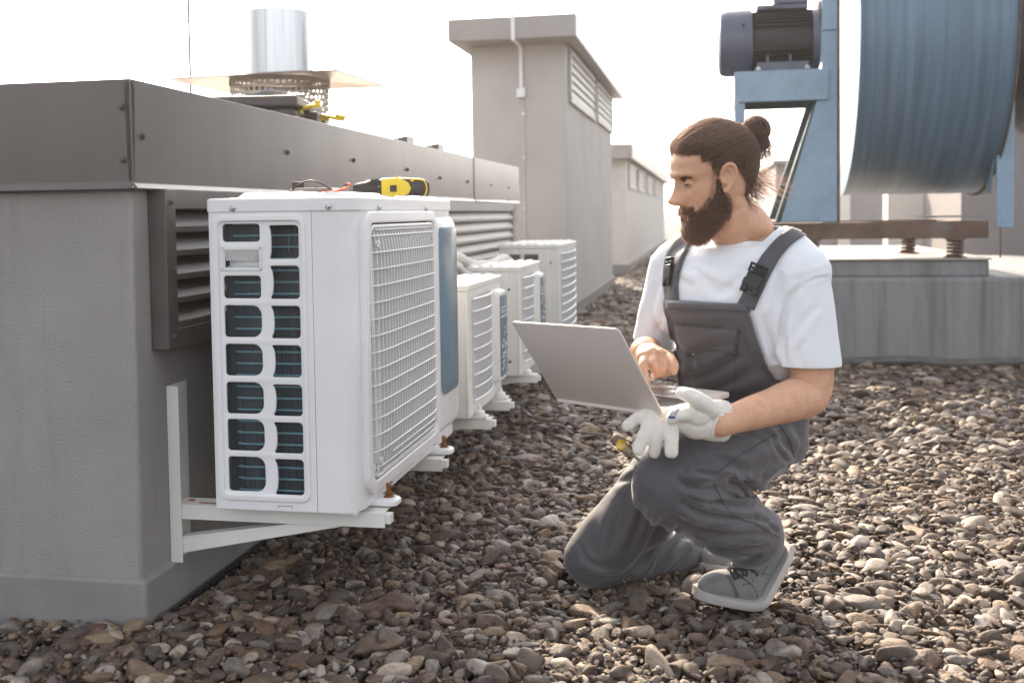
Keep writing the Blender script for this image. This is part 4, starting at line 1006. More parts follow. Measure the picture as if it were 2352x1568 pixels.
while n_made < 8000:
    th = rng.uniform(0, 2 * math.pi); z = .05 + .184 * math.sqrt(rng.uniform(0, 1)) if rng.rand() < .5 else rng.uniform(.10, .234)
    if not hairline(th, z, rng.normal(.0005, .0022)): continue
    p = headpt(th, z); d0 = (p - skc).normalized(); ang = d0.angle(bd_)
    if ang < .12: continue
    n_made += 1
    n = max(5, int(ang / .16)); s = []; lift = rng.uniform(.0035, .0085); wob = rng.normal(0, .006); frac = 1 if rng.rand() < .75 else rng.uniform(.4, .9)
    side = d0.cross(bd_).normalized()
    for k in range(n + 1):
        t = frac * k / n; d = (d0 * math.sin((1 - t) * ang) + bd_ * math.sin(t * ang)) / math.sin(ang)
        d = d + side * (wob * math.sin(t * 3.1) * 3) + Vector((0, -.16 * math.sin(t * math.pi), -.45 * math.sin(t * math.pi) * max(0, .75 - d0.z) * max(0, min(1, (.058 - p.y) / .03)))) + Vector((math.copysign(.42, p.x), 0, -.10)) * (math.sin(t * math.pi) * max(0, min(1, (p.y - .035) / .03)) * min(1, abs(p.x) / .025))
        hl = .006 * min(1, max(0, (d.z * .12 + .12 - .15) / .05))
        s.append(H(*onscalp(d, (.0015 if k == 0 else lift + hl))))
    strands.append([tuple(p) for p in s])
n_made = 0; short = []
while n_made < 3600:      # fine short hairs soften the hairline
    th = rng.uniform(0, 2 * math.pi); z = rng.uniform(.05, .20)
    if not (hairline(th, z, rng.normal(.0005, .0035)) and not hairline(th, z, .016)): continue
    n_made += 1; p = headpt(th, z); d0 = (p - skc).normalized(); ang = d0.angle(bd_); s = []; L_ = rng.uniform(.10, .32); lf = rng.uniform(.0015, .006)
    for k in range(6):
        t = L_ * k / 5 / max(ang, .2); d = (d0 * math.sin((1 - t) * ang) + bd_ * math.sin(t * ang)) / math.sin(ang) + Vector((0, -.16 * math.sin(t * math.pi), -.45 * math.sin(t * math.pi) * max(0, .75 - d0.z) * max(0, min(1, (.058 - p.y) / .03)))) + Vector((math.copysign(.42, p.x), 0, -.10)) * (math.sin(t * math.pi) * max(0, min(1, (p.y - .035) / .03)) * min(1, abs(p.x) / .025))
        s.append(tuple(H(*onscalp(d, .0004 + lf * k / 5))))
    short.append(s)
hairobj('hairline_strands', short, .00026, M['hair'], ho, MO)
hs1 = hairobj('hair_strands', strands, .00032, M['hair'], ho, MO)
# bun: coiled mass with wound strands
bm_ = MB(); bc = Vector(BUN)
ell(bm_, H(*bc), (.025, .028, .029)); ell(bm_, H(bc.x, bc.y - .004, bc.z - .026), (.018, .019, .026))
bo = bm_.build('hair_bun', M['hairbase'], man, smooth=True, ang=180)
st = []
for i in range(900):
    a0 = rng.uniform(0, 6.28); rr0 = rng.uniform(.012, .036); tilt = rng.normal(.3, .35); s = []
    ax1 = Vector((math.cos(tilt), .3 * rng.normal(), math.sin(tilt))).normalized(); q = ax1.to_track_quat('Z', 'Y'); off = rng.uniform(-.024, .024)
    rad_ = math.sqrt(max(.00004, .0315 ** 2 - off * off)) * rng.uniform(.9, 1.06)
    for k in range(12):
        a = a0 + k * .32; lp = q @ Vector((rad_ * math.cos(a), rad_ * math.sin(a) * .95, off + .002 * math.sin(k)))
        s.append(tuple(H(*(bc + lp))))
    st.append(s)
for i in range(260):   # tail hanging below the bun
    s = []; a = rng.uniform(0, 6.28); p = bc + Vector((math.cos(a) * .022, math.sin(a) * .022 - .004, -.02)); v = Vector((rng.normal(0, .001), rng.normal(-.0002, .0015), -.0055))
    for k in range(10):
        s.append(tuple(H(*p))); p = p + v * rng.uniform(.8, 1.2); v = v + Vector((rng.normal(0, .0006), rng.normal(.0002, .0006), 0))
    st.append(s)
hairobj('bun_strands', st, .00048, M['hair'], bo, MO)
# hair tie
m = MB(); cc = bc.lerp(skc, .30); q = (bc - skc).normalized().to_track_quat('Z', 'Y')
m.tube([H(*(cc + q @ Vector((.017 * math.cos(a), .017 * math.sin(a), 0)))) for a in np.linspace(0, 2 * math.pi, 20)], .003, 6); m.build('hair_tie', M['dark'], man, smooth=True)
# nape wisps and loose sunlit strands behind the head
st = []
for i in range(520):
    x = rng.uniform(-.05, .055); z = rng.uniform(.062, .115); th = math.atan2(-1, x / .055); p = headpt(th, z); s = []
    v = Vector((rng.normal(0, .0012), -.0035 + rng.normal(0, .0012), -.0045)) if rng.rand() < .55 else Vector((rng.normal(0, .0012), -.0008, -.0048))
    for k in range(9):
        s.append(tuple(H(*p))); p = p + v; v = v + Vector((rng.normal(0, .0005), rng.normal(-.0002, .0008), rng.normal(.0001, .0006)))
    st.append(s)
for i in range(90):
    x = rng.uniform(-.02, .03); p = Vector((x, -.097, rng.uniform(.09, .15))); v = Vector((rng.normal(0, .001), -.0048 + rng.normal(0, .001), -.0050)); s = []
    for k in range(14):
        s.append(tuple(H(*p))); p = p + v; v = v * .98 + Vector((rng.normal(0, .0006), rng.normal(-.0001, .0007), rng.normal(.0001, .0007)))
    st.append(s)
hairobj('nape_wisps', st, .00034, M['hair'], ho, MO)

# ---- beard, moustache, brows
def beardzone(p):
    x, y, z = abs(p.x), p.y, p.z
    yf = float(np.interp(z, [.04, .052, .056, .062, .070, .085, .10, .115, .135], [.2, .2, .071, .063, .054, .043, .036, .033, .030]))
    yb = float(np.interp(z, [-.012, 0, .015, .03, .045, .06, .08, .10, .135], [.044, .036, .022, .006, -.008, -.010, -.004, .006, .012]))
    if .0385 < z < .053 and x < .019 and y > .05: return 0
    if .0555 < z < .0690 and x < .034 and y > .05: return 2
    if z < .146 and yb < y < yf: return 1
    return 0
st = []; cnt = 0
while cnt < 13500:
    th = rng.uniform(-.35, math.pi + .35); z = rng.uniform(-.012, .140); p = headpt(th, z); k_ = beardzone(Vector((p.x, p.y + rng.normal(.001, .0035), z + abs(rng.normal(0, .003)))))
    if not k_: continue
    if z > .085 and rng.rand() < .45: continue
    cnt += 1
    nrm = Vector((p.x / .07, (p.y - .0) / .085, (z - .06) * 3)).normalized()
    if k_ == 2: L_ = rng.uniform(.008, .015); dr = Vector((p.x * 22, .45, -.75)).normalized()
    else:
        low = max(0, min(1, (.06 - z) / .06)); L_ = (.007 + .017 * low) * rng.uniform(.65, 1.1); dr = (nrm * .45 + Vector((0, .12 + .1 * low, -.9))).normalized()
    s = []; q = p.copy() - nrm * .001; n = 6; curl = Vector(rng.normal(0, .30, 3))
    for k in range(n):
        s.append(tuple(H(*q))); q = q + (dr + curl * (k / n)).normalized() * (L_ / (n - 1)); 
    st.append(s)
bb = MB()
# dense core under the strands
vs_ = []; okv = {}
NB = 90
for i in range(50):
    z = -.018 + .150 * i / 49
    for k in range(NB + 1):
        th = -.35 + (math.pi + .7) * k / NB; p = headpt(th, max(z, -.012))
        if beardzone(Vector((p.x, p.y - .003, z + .004))) == 1 and beardzone(Vector((p.x, p.y + .008, z + .007))) == 1:
            low = max(0, min(1, (.05 - z) / .05)); nrm = Vector((p.x / .07, p.y / .085, 0)).normalized()
            okv[(i, k)] = len(bb.v); bb.v.append(tuple(H(p.x + nrm.x * (.0005 + .003 * low), p.y + nrm.y * (.0005 + .003 * low), z - .006 * low)))
for (i, k) in list(okv):
    q = [(i, k), (i, k + 1), (i + 1, k + 1), (i + 1, k)]
    if all(a in okv for a in q): bb.f.append(tuple(okv[a] for a in q))
beard = bb.build('beard', M['hairbase'], man, smooth=True, ang=180)
hairobj('beard_strands', st, .00028, M['beard'], beard, MO)
st = []
for sg in (1, -1):
    for i in range(520):
        t = rng.uniform(0, 1); x = sg * (.012 + .036 * t); z = .1240 + .0085 * math.sin(t * 2.0) - .003 * t + rng.normal(0, .0019 * (1 - .55 * t))
        th = math.acos(max(-1, min(1, x / .078))); p = headpt(th, z); p.y += .0015; s = []; v = Vector((sg * .0016, -.0002, .0004 - .0008 * t)) + Vector((0, rng.normal(.0002, .0002), rng.normal(0, .0002)))
        for k in range(5): s.append(tuple(H(*p))); p = p + v
        st.append(s)
hairobj('eyebrows', st, .0003, M['beard'], man, MO)
# ------------------------------------------------ clothes
camC = Vector((0, 0, HC)); camRi = camR3.inverted()
def project(p):
    q = camRi @ (Vector(p) - camC); return 1176 + 2350. * q.x / -q.z, 784 - 187 - 2350. * q.y / -q.z
def projnp(V):
    q = (V - np.array(camC)) @ np.array(camR3); return np.stack([1176 + 2350 * q[:, 0] / -q[:, 2], 597 - 2350 * q[:, 1] / -q[:, 2]], 1)
def folds(me, lines, facing=None, sign=-1):
    """press creases into a cloth mesh. lines: (points, width, depth) with points in photo coordinates; every crease is a groove with a
    softer ridge beside it, made in the surface itself"""
    n = len(me.vertices); V = np.empty(n * 3); me.vertices.foreach_get('co', V); V = V.reshape(-1, 3); N_ = np.empty(n * 3); me.vertices.foreach_get('normal', N_); N_ = N_.reshape(-1, 3)
    uv = projnp(V); view = V - np.array(camC); view /= np.linalg.norm(view, axis=1)[:, None]; fac = -(N_ * view).sum(1); front = np.clip(fac * 4 + .6, 0, 1)
    D = np.zeros(n)
    for pts, wd, dp in lines:
        P = np.array(pts, float)
        # smooth the line
        t = np.linspace(0, len(P) - 1, (len(P) - 1) * 8 + 1); i = np.clip(t.astype(int), 0, len(P) - 2); f = t - i
        g = lambda k: P[np.clip(k, 0, len(P) - 1)]
        Q = .5 * ((2 * g(i)) + (g(i + 1) - g(i - 1)) * f[:, None] + (2 * g(i - 1) - 5 * g(i) + 4 * g(i + 1) - g(i + 2)) * (f ** 2)[:, None] + (3 * g(i) - g(i - 1) - 3 * g(i + 1) + g(i + 2)) * (f ** 3)[:, None])
        best = np.full(n, 1e9); sd = np.zeros(n); tt = np.zeros(n)
        lo, hi = Q.min(0) - wd * 5, Q.max(0) + wd * 5
        m_ = ((uv > lo) & (uv < hi)).all(1) & (fac > -.1); ix = np.where(m_)[0]
        if not len(ix): continue
        u = uv[ix]; b = np.full(len(ix), 1e9); s_ = np.zeros(len(ix)); t_ = np.zeros(len(ix))
        for k in range(len(Q) - 1):
            a, c = Q[k], Q[k + 1]; e = c - a; L2 = (e ** 2).sum() + 1e-9
            h = np.clip(((u - a) @ e) / L2, 0, 1); dlt = u - (a + h[:, None] * e); dd = np.sqrt((dlt ** 2).sum(1)); cr = e[0] * dlt[:, 1] - e[1] * dlt[:, 0]
            w_ = dd < b; b[w_] = dd[w_]; s_[w_] = np.sign(cr[w_]); t_[w_] = (k + h[w_]) / (len(Q) - 1)
        env = np.sin(np.pi * np.clip(t_, 0, 1)) ** .6; x = b / wd
        prof = -np.exp(-x * x / 2) + .75 * np.exp(-((s_ * x + 1.9) ** 2) / 2.2) + .35 * np.exp(-((s_ * x - 1.9) ** 2) / 2.2)
        D[ix] += FOLD * dp * prof * env * front[ix]
    V += N_ * D[:, None]; me.vertices.foreach_set('co', V.ravel()); me.update()
FOLD = 1.8
def wrinkle(me, amp, scale, seed=0, stretch=(1, 1, 1)):
    n = len(me.vertices); V = np.empty(n * 3); me.vertices.foreach_get('co', V); V = V.reshape(-1, 3); N_ = np.empty(n * 3); me.vertices.foreach_get('normal', N_); N_ = N_.reshape(-1, 3)
    d = np.array([mnoise.noise(Vector((v[0] * stretch[0], v[1] * stretch[1], v[2] * stretch[2])) * scale + Vector((seed, seed * .7, 0))) for v in V])
    V += N_ * (d * amp)[:, None]; me.vertices.foreach_set('co', V.ravel()); me.update()
def cut(me, planes, keep=None):
    "remove the part of the mesh in front of each plane within a radius: (point, normal, radius)"
    bm = bmesh.new(); bm.from_mesh(me)
    for p, nn, r in planes:
        p, nn = Vector(p), Vector(nn).normalized()
        g = [f for f in bm.faces if (f.calc_center_median() - p).length < r * 1.25]
        ed = {e for f in g for e in f.edges}; vv = {v for f in g for v in f.verts}
        bmesh.ops.bisect_plane(bm, geom=list(vv) + list(ed) + g, plane_co=p, plane_no=nn, clear_outer=False, clear_inner=False)
        dl = [v for v in bm.verts if 1e-5 < (v.co - p).dot(nn) < r * 1.3 and ((v.co - p) - nn * (v.co - p).dot(nn)).length < r and (keep is None or (v.co - p).dot(keep[0]) > keep[1])]
        bmesh.ops.delete(bm, geom=dl, context='VERTS')
    bm.to_mesh(me); bm.free(); me.update()

def smooth_bounds(me, it=25):
    bm = bmesh.new(); bm.from_mesh(me)
    nb = {}
    for e in bm.edges:
        if e.is_boundary:
            a, b = e.verts; nb.setdefault(a, []).append(b); nb.setdefault(b, []).append(a)
    for _ in range(it):
        new = {v: v.co * .5 + (n[0].co + n[1].co) * .25 for v, n in nb.items() if len(n) == 2}
        for v, c in new.items(): v.co = c
    ring = set(nb)
    for _ in range(6):
        nxt = {o for v in ring for e in v.link_edges for o in (e.other_vert(v),)} - set(nb)
        for v in nxt:
            n = [e.other_vert(v).co for e in v.link_edges]; v.co = v.co * .5 + sum(n, Vector()) / len(n) * .5
        ring |= nxt if len(ring) < 4000 else set()
    bm.to_mesh(me); bm.free(); me.update()
# ---- t-shirt
ts = MB()
def tring(c, ax, fw, a, b, tilt=0): return oring(c, ax, (fw + UP * tilt).normalized(), UP, a, b, 36, 2.5)
AXM = (AXS + AXH).normalized(); FWM = (FWS + FWH).normalized()
loft(ts, [tring(J['pelvis'] + UP * .02 + Vector((-.02, 0, 0)), AXH, FWH, .120, .08), tring(J['waist'] + Vector((-.006, 0, 0)), AXM, FWM, .148, .105), tring(J['waist'].lerp(J['chest'], .5), AXM, FWM, .162, .120), tring(J['chest'] + FWS * .004, AXS, FWS, .170, .124),
          tring(J['chest'].lerp(J['neck'], .5) + Vector((0, 0, 0)), AXS, FWS, .172, .115), tring(J['chest'].lerp(J['neck'], .74), AXS, FWS, .165, .098), tring(J['chest'].lerp(J['neck'], .90), AXS, FWS, .125, .078)])
ell(ts, J['neck'] + Vector((.01, .01, -.012)), (.085, .085, .03))
chain(ts, [J['neck'] + Vector((.02, .01, -.030)), J['neck'].lerp(J['ls'], .55) + Vector((0, 0, .010)), J['ls'] + Vector((-.010, 0, -.014))], [.058, .058, .060], 20)
chain(ts, [J['neck'] + Vector((.0, .01, -.030)), J['neck'].lerp(J['rs'], .6) + Vector((0, 0, .002)), J['rs'] + Vector((.0, 0, -.012))], [.056, .056, .060], 20)
# collar rib sits close to the neck
# sleeves: wide tapering tubes
lsd = (J['le'] - J['ls']).normalized()
def sleeve(a, b, ra, rb, ax, fl=1.0, n=26):
    q = (b - a).normalized(); e1 = (ax - q * ax.dot(q)).normalized(); e2 = q.cross(e1); rings = []
    for t in np.linspace(0, 1, 8):
        c = a.lerp(b, t); r = ra * (1 - t) + rb * t; rings.append([c + e1 * r * math.cos(2 * math.pi * k / n) * (1 + (fl - 1) * t) + e2 * r * math.sin(2 * math.pi * k / n) for k in range(n)])
    loft(ts, rings)
LH = Pm(1862, 862, 2.23); RH = Pm(1497, 812, 2.56)
sleeve(J['ls'] + Vector((-.014, 0, -.012)), LH, .058, .069, AXS)
chain(ts, [J['ls'] + Vector((-.02, .01, -.02)), Pm(1838, 720, 2.28)], [.07, .062], 18)
sleeve(J['rs'] + Vector((0, 0, .0)), RH, .058, .060, AXS, .9)
chain(ts, [J['rs'] + Vector((.02, -.01, -.02)), Pm(1560, 720, 2.46)], [.07, .06], 18)
tme = evalmesh(ts, .0042, 7, .6)
lhn = (LH - J['ls']).normalized(); rhn = (RH - J['rs']).normalized()
nk = nb_ + Vector((.006, .004, .006))
cut(tme, [(J['ls'].lerp(LH, .900) + Vector((0, 0, -.002)), lhn, .088)], (AXS, -.074)); cut(tme, [(J['rs'].lerp(RH, .865), rhn, .085)], (-AXS, -.068))
# neck hole
def neckcut(me):
    bm = bmesh.new(); bm.from_mesh(me); c = H(0, -.022, .03).lerp(nk, .8); up = Vector((-.10, -.22, 1)).normalized() * 1.0
    up = (UP * 1 + FWS * .42 + Vector((.05, 0, 0))).normalized()
    p0 = nk + Vector((0, 0, .014)) 
    g = [f for f in bm.faces if (f.calc_center_median() - p0).length < .13]
    bmesh.ops.bisect_plane(bm, geom=list({v for f in g for v in f.verts}) + list({e for f in g for e in f.edges}) + g, plane_co=p0, plane_no=up)
    dl = [v for v in bm.verts if (v.co - p0).dot(up) > 1e-5 and ((v.co - p0) - up * (v.co - p0).dot(up)).length < .11]
    bmesh.ops.delete(bm, geom=dl, context='VERTS'); bm.to_mesh(me); bm.free(); me.update()
TSL = [([(1800, 838), (1797, 760), (1808, 700), (1842, 655)], 7, .006), ([(1842, 655), (1875, 640), (1912, 634)], 3, .0016), ([(1880, 700), (1845, 740), (1812, 790)], 8, .0022), ([(1850, 780), (1835, 810), (1832, 838)], 8, .0016),
       ([(1600, 640), (1660, 672), (1700, 632)], 8, .0022), ([(1590, 615), (1640, 650), (1690, 668)], 7, .0020), ([(1725, 600), (1690, 640), (1650, 680)], 8, .0022), ([(1775, 700), (1768, 760), (1785, 850)], 7, .0045), ([(1748, 705), (1762, 780), (1800, 860)], 6, .003), ([(1795, 620), (1782, 700), (1790, 780)], 8, .003),
       ([(1478, 740), (1500, 690), (1520, 640)], 7, .0025), ([(1505, 770), (1522, 720), (1530, 660)], 6, .0025), ([(1535, 610), (1560, 640), (1600, 660)], 7, .0018)]
neckcut(tme); smooth_bounds(tme); folds(tme, TSL); wrinkle(tme, .0018, 14, 3)
plug = MB(); sc_ = .975
loft(plug, [[c.lerp(cc_, 1 - sc_) for c in rg_] for cc_, rg_ in ((J['waist'], tring(J['waist'], AXM, FWM, .148, .105)), (J['waist'].lerp(J['chest'], .5), tring(J['waist'].lerp(J['chest'], .5), AXM, FWM, .160, .115)), (J['chest'], tring(J['chest'], AXS, FWS, .166, .120)), (J['chest'].lerp(J['neck'], .5), tring(J['chest'].lerp(J['neck'], .5), AXS, FWS, .150, .10)))])
bm = bmesh.new(); bm.from_mesh(tme); pv_ = [bm.verts.new(v) for v in plug.v]
for f in plug.f: bm.faces.new([pv_[i] for i in f])
bm.to_mesh(tme); bm.free(); tme.update()
shirt = toobj(tme, 't_shirt', M['tshirt'], man, MO)
so = shirt.modifiers.new('s', 'SOLIDIFY'); so.thickness = .003; so.offset = -1
sb = BVHTree.FromPolygons([v.co + Vector(MO) for v in tme.vertices], [tuple(p.vertices) for p in tme.polygons])

# ---- overalls: trousers
tr = MB()
loft(tr, [oring(J['pelvis'] + Vector((-.005, .0, -.085)), AXH, FWH, UP, .11, .085, 32), oring(J['pelvis'] + Vector((-.015, .0, -.05)), AXH, FWH, UP, .140, .092, 32), oring(J['pelvis'] + Vector((-.026, 0, .0)), AXH, FWH, UP, .150, .096, 32), oring(J['pelvis'] + Vector((-.022, 0, .05)), AXH, FWH, UP, .152, .100, 32), oring(J['waist'] + UP * -.01, AXM, FWM, UP, .156, .112, 32)])
chain(tr, [J['lh'] + Vector((-.022, .0, -.006)), J['lh'].lerp(J['lk'], .3) + Vector((-.004, 0, -.002)), J['lh'].lerp(J['lk'], .65) + Vector((0, 0, .006)), J['lk'] + Vector((.004, .0, -.002))], [.096, .096, .089, .081], 28)
ell(tr, J['lh'] + Vector((-.016, .03, .0)), (.082, .09, .095))
lkp = J['lk']; lap = Pm(1716, 1232, 2.36)
chain(tr, [lkp + Vector((.004, .01, -.012)), lkp.lerp(lap, .35) + Vector((.0, .0, .006)), lkp.lerp(lap, .7) + Vector((.006, 0, .006)), lap + Vector((.010, 0, .002))], [.081, .080, .081, .077], 28)
chain(tr, [J['rh'] + Vector((.0, .0, -.01)), J['rh'].lerp(J['rk'], .35), J['rh'].lerp(J['rk'], .75) + Vector((.004, 0, .004)), J['rk'] + Vector((.0, .0, .004))], [.115, .100, .084, .073], 28)
chain(tr, [J['rk'] + Vector((.01, .01, .004)), J['rk'].lerp(J['ra'], .35), J['rk'].lerp(J['ra'], .8), J['ra']], [.074, .082, .076, .060], 24)
prm = evalmesh(tr, .0042, 7, .6)
lad = (Vector(lap) - lkp).normalized()
cut(prm, [(Pm(1756, 1268, 2.36), (lad + Vector((0, 0, -.15))).normalized(), .115), (J['ra'] + Vector((.02, .02, 0)), (J['ra'] - J['rk']).normalized(), .09)])
TRL = [ # knee crease bundle of the raised leg
       ([(1560, 1085), (1572, 1108), (1610, 1120), (1668, 1108), (1690, 1100)], 8, .010), ([(1590, 1082), (1640, 1092), (1700, 1096)], 6, .005),
       ([(1600, 1130), (1650, 1128), (1700, 1112), (1725, 1105)], 7, .006), ([(1560, 1150), (1620, 1178), (1690, 1190), (1740, 1186)], 8, .007), ([(1540, 1180), (1600, 1212), (1680, 1226), (1760, 1222)], 8, .006),
       ([(1560, 1222), (1620, 1250), (1690, 1262), (1770, 1252)], 7, .006), ([(1640, 1150), (1700, 1165), (1750, 1160)], 7, .006), ([(1700, 1105), (1740, 1130), (1770, 1160)], 8, .008), ([(1735, 1150), (1770, 1180), (1780, 1220)], 6, .005), ([(1620, 1275), (1700, 1290), (1750, 1275)], 6, .004),
       ([(1585, 1100), (1620, 1106), (1660, 1098)], 4, .005), ([(1570, 1135), (1610, 1150), (1660, 1150)], 4, .004), ([(1580, 1195), (1650, 1204), (1720, 1204)], 4, .004), ([(1600, 1238), (1660, 1246), (1730, 1240)], 4, .004), ([(1660, 1130), (1700, 1140), (1730, 1136)], 4, .004), ([(1675, 1100), (1700, 1120), (1725, 1150)], 5, .006), ([(1730, 1190), (1765, 1200), (1785, 1225)], 4, .004),
       ([(1660, 1270), (1720, 1278), (1775, 1262)], 4, .003), ([(1700, 975), (1750, 990), (1790, 1015)], 5, .003), ([(1770, 1000), (1790, 1040), (1820, 1075)], 5, .003), ([(1740, 1100), (1770, 1070), (1815, 1045)], 5, .003), ([(1600, 1000), (1680, 990), (1750, 1000)], 5, .003),
       ([(1500, 1170), (1480, 1230), (1455, 1280)], 5, .004), ([(1560, 1200), (1530, 1240), (1500, 1290)], 5, .004), ([(1350, 1315), (1400, 1322), (1450, 1310)], 4, .003), ([(1330, 1240), (1345, 1280), (1380, 1305)], 5, .003),
       # thigh
       ([(1600, 1012), (1660, 1012), (1730, 1040)], 14, .003), ([(1640, 985), (1720, 1000), (1790, 1030)], 10, .0025), ([(1790, 975), (1800, 1010), (1830, 1050)], 9, .005), ([(1760, 1120), (1790, 1090), (1830, 1060)], 9, .004), ([(1690, 1080), (1740, 1070), (1800, 1040)], 10, .003), ([(1600, 1040), (1660, 1055), (1720, 1085)], 10, .004),
       # kneeling leg
       ([(1400, 1110), (1440, 1100), (1462, 1085)], 6, .002), ([(1540, 1180), (1500, 1230), (1470, 1290), (1440, 1335)], 9, .006), ([(1570, 1230), (1530, 1270), (1500, 1320)], 8, .006), ([(1620, 1240), (1570, 1280), (1520, 1330)], 8, .006), ([(1380, 1150), (1360, 1220), (1350, 1290)], 14, .003), ([(1430, 1130), (1420, 1200), (1400, 1270)], 12, .004), ([(1480, 1160), (1460, 1230), (1430, 1290)], 9, .005), ([(1320, 1310), (1370, 1330), (1430, 1335)], 8, .004)]
smooth_bounds(prm); folds(prm, TRL); wrinkle(prm, .0035, 10, 9); wrinkle(prm, .0010, 30, 5)
ov = root('overalls_probe', MO, None, None, bframe=False); bpy.data.objects.remove(ov)
trou = toobj(prm, 'overalls', M['overall'], man, MO)
so = trou.modifiers.new('s', 'SOLIDIFY'); so.thickness = .003; so.offset = -1
tb = BVHTree.FromPolygons([v.co + Vector(MO) for v in prm.vertices], [tuple(p.vertices) for p in prm.polygons])

def hit(px, py, off=.006, trees=(None,)):
    "where the sight line through a photo point meets the clothed torso, lifted off it"
    d = pray(px, py).normalized(); best = None
    for t in trees:
        loc, nn, i, ds = t.ray_cast(camC, d)
        if loc is not None and (best is None or ds < best[2]): best = (loc, nn, ds)
    if best is None: return None
    nn = best[1]; nn = nn if nn.dot(d) < 0 else -nn
    return best[0] + nn * off
def curve(pts, t):
    P = np.array(pts, float); s = t * (len(P) - 1); i = min(int(s), len(P) - 2); f = s - i
    g = lambda k: P[max(0, min(len(P) - 1, k))]
    return .5 * ((2 * g(i)) + (g(i + 1) - g(i - 1)) * f + (2 * g(i - 1) - 5 * g(i) + 4 * g(i + 1) - g(i + 2)) * f * f + (3 * g(i) - g(i - 1) - 3 * g(i + 1) + g(i + 2)) * f ** 3)
def patch(name, left, right, nu, nv, off, trees, mt, parent, thick=.0035, relax=3, bow=None):
    "cloth panel between two edge lines laid on the body"
    G = [[None] * (nu + 1) for _ in range(nv + 1)]
    for j in range(nv + 1):
        a, b = curve(left, j / nv), curve(right, j / nv)
        for i in range(nu + 1):
            p = a + (b - a) * (i / nu)
            if bow: p = p + np.array(bow(i / nu, j / nv))
            G[j][i] = hit(p[0], p[1], off, trees)
    # fill misses from the nearest neighbour's depth
    for j in range(nv + 1):
        for i in range(nu + 1):
            if G[j][i] is None:
                cand = [(abs(i - k) + abs(j - l), G[l][k]) for l in range(nv + 1) for k in range(nu + 1) if G[l][k] is not None]
                q = min(cand, key=lambda c: c[0])[1]; a, b = curve(left, j / nv), curve(right, j / nv); p = a + (b - a) * (i / nu); G[j][i] = at(p[0], p[1], q.y)
    for _ in range(relax):   # even out the depth so the cloth spans hollows
        H2 = [[g.copy() for g in r] for r in G]
        for j in range(1, nv):
            for i in range(1, nu):
                av = (G[j - 1][i] + G[j + 1][i] + G[j][i - 1] + G[j][i + 1]) / 4; 
                H2[j][i] = G[j][i].lerp(av, .6)
        G = H2
    m = MB(); m.add([g for r in G for g in r], [(j * (nu + 1) + i, j * (nu + 1) + i + 1, (j + 1) * (nu + 1) + i + 1, (j + 1) * (nu + 1) + i) for j in range(nv) for i in range(nu)])
    o = m.build(name, mt, parent, smooth=True, ang=180)
    # faces toward the lens
    me = o.data; vn = me.polygons[len(me.polygons) // 2].normal; c_ = me.polygons[len(me.polygons) // 2].center + Vector(MO)
    if vn.dot(c_ - camC) > 0: me.flip_normals()
    so = o.modifiers.new('s', 'SOLIDIFY'); so.thickness = thick; so.offset = 0
    return o
BIBL = [(1531, 690), (1536, 740), (1548, 800), (1556, 860), (1562, 915), (1560, 960)]
BIBR = [(1716, 700), (1733, 745), (1752, 800), (1772, 855), (1800, 905), (1818, 950)]
bib = patch('bib', BIBL, BIBR, 46, 50, .0095, (sb, tb), M['overall'], man, .004, 8)
folds(bib.data, []) if False else None
def foldo(o, lines):
    me = o.data; me.transform(Matrix.Translation(Vector(MO))); folds(me, lines); me.transform(Matrix.Translation(-Vector(MO)))
foldo(bib, [([(1545, 735), (1620, 750), (1690, 735)], 8, .0025), ([(1560, 830), (1620, 800), (1690, 790)], 9, .006), ([(1570, 870), (1640, 850), (1700, 810)], 9, .006), ([(1600, 905), (1670, 880), (1730, 840)], 9, .005), ([(1540, 790), (1580, 810), (1600, 850)], 8, .004), ([(1700, 740), (1720, 800), (1750, 860)], 8, .004), ([(1640, 930), (1700, 905), (1770, 890)], 9, .005)])
bb_ = BVHTree.FromPolygons([v.co + Vector(MO) for v in bib.data.vertices], [tuple(p.vertices) for p in bib.data.polygons])
pk = patch('bib_pocket', [(1553, 742), (1560, 775), (1572, 800)], [(1696, 755), (1694, 780), (1690, 808)], 24, 10, .0045, (bb_,), M['overall'], bib, .003, 3)
hmz = patch('bib_hem', [(1531, 688), (1533, 697), (1535, 706)], [(1717, 698), (1721, 707), (1725, 716)], 36, 4, .0040, (bb_, sb), M['overall'], bib, .0025, 1)
M['stitch'] = mat('dark_stitching', (.035, .032, .035), .8)
def seam(name, pts, trees, parent, r=.0007, off=.002, mt=None):
    n = 6 * len(pts); P = [hit(*curve(pts, k / n), off, trees) for k in range(n + 1)]; P = [p for p in P if p is not None]
    if len(P) > 2:
        m = MB(); m.tube(P, r, 5); m.build(name, mt or M['stitch'], parent, smooth=True)
seam('stitch_line', [(1553, 742), (1620, 748), (1697, 756)], (bb_,), bib, off=.0065)
seam('stitch_line', [(1697, 756), (1694, 806), (1690, 812)], (bb_,), bib, off=.0065)
seam('stitch_line', [(1690, 812), (1690, 860), (1684, 900), (1650, 906)], (bb_,), bib)
seam('stitch_line', [(1800, 985), (1740, 1020), (1690, 1052), (1640, 1092)], (tb,), trou, off=.001)
seam('stitch_line', [(1640, 1112), (1680, 1180), (1740, 1205), (1790, 1235)], (tb,), trou, off=.001)
seam('stitch_line', [(1790, 975), (1812, 1010), (1824, 1050)], (tb,), trou, off=.001)
seam('stitch_line', [(1388, 1098), (1420, 1100), (1450, 1085), (1466, 1060)], (tb,), trou, off=.001)
seam('stitch_line', [(1532, 1232), (1512, 1265), (1492, 1308)], (tb,), trou, off=.001)
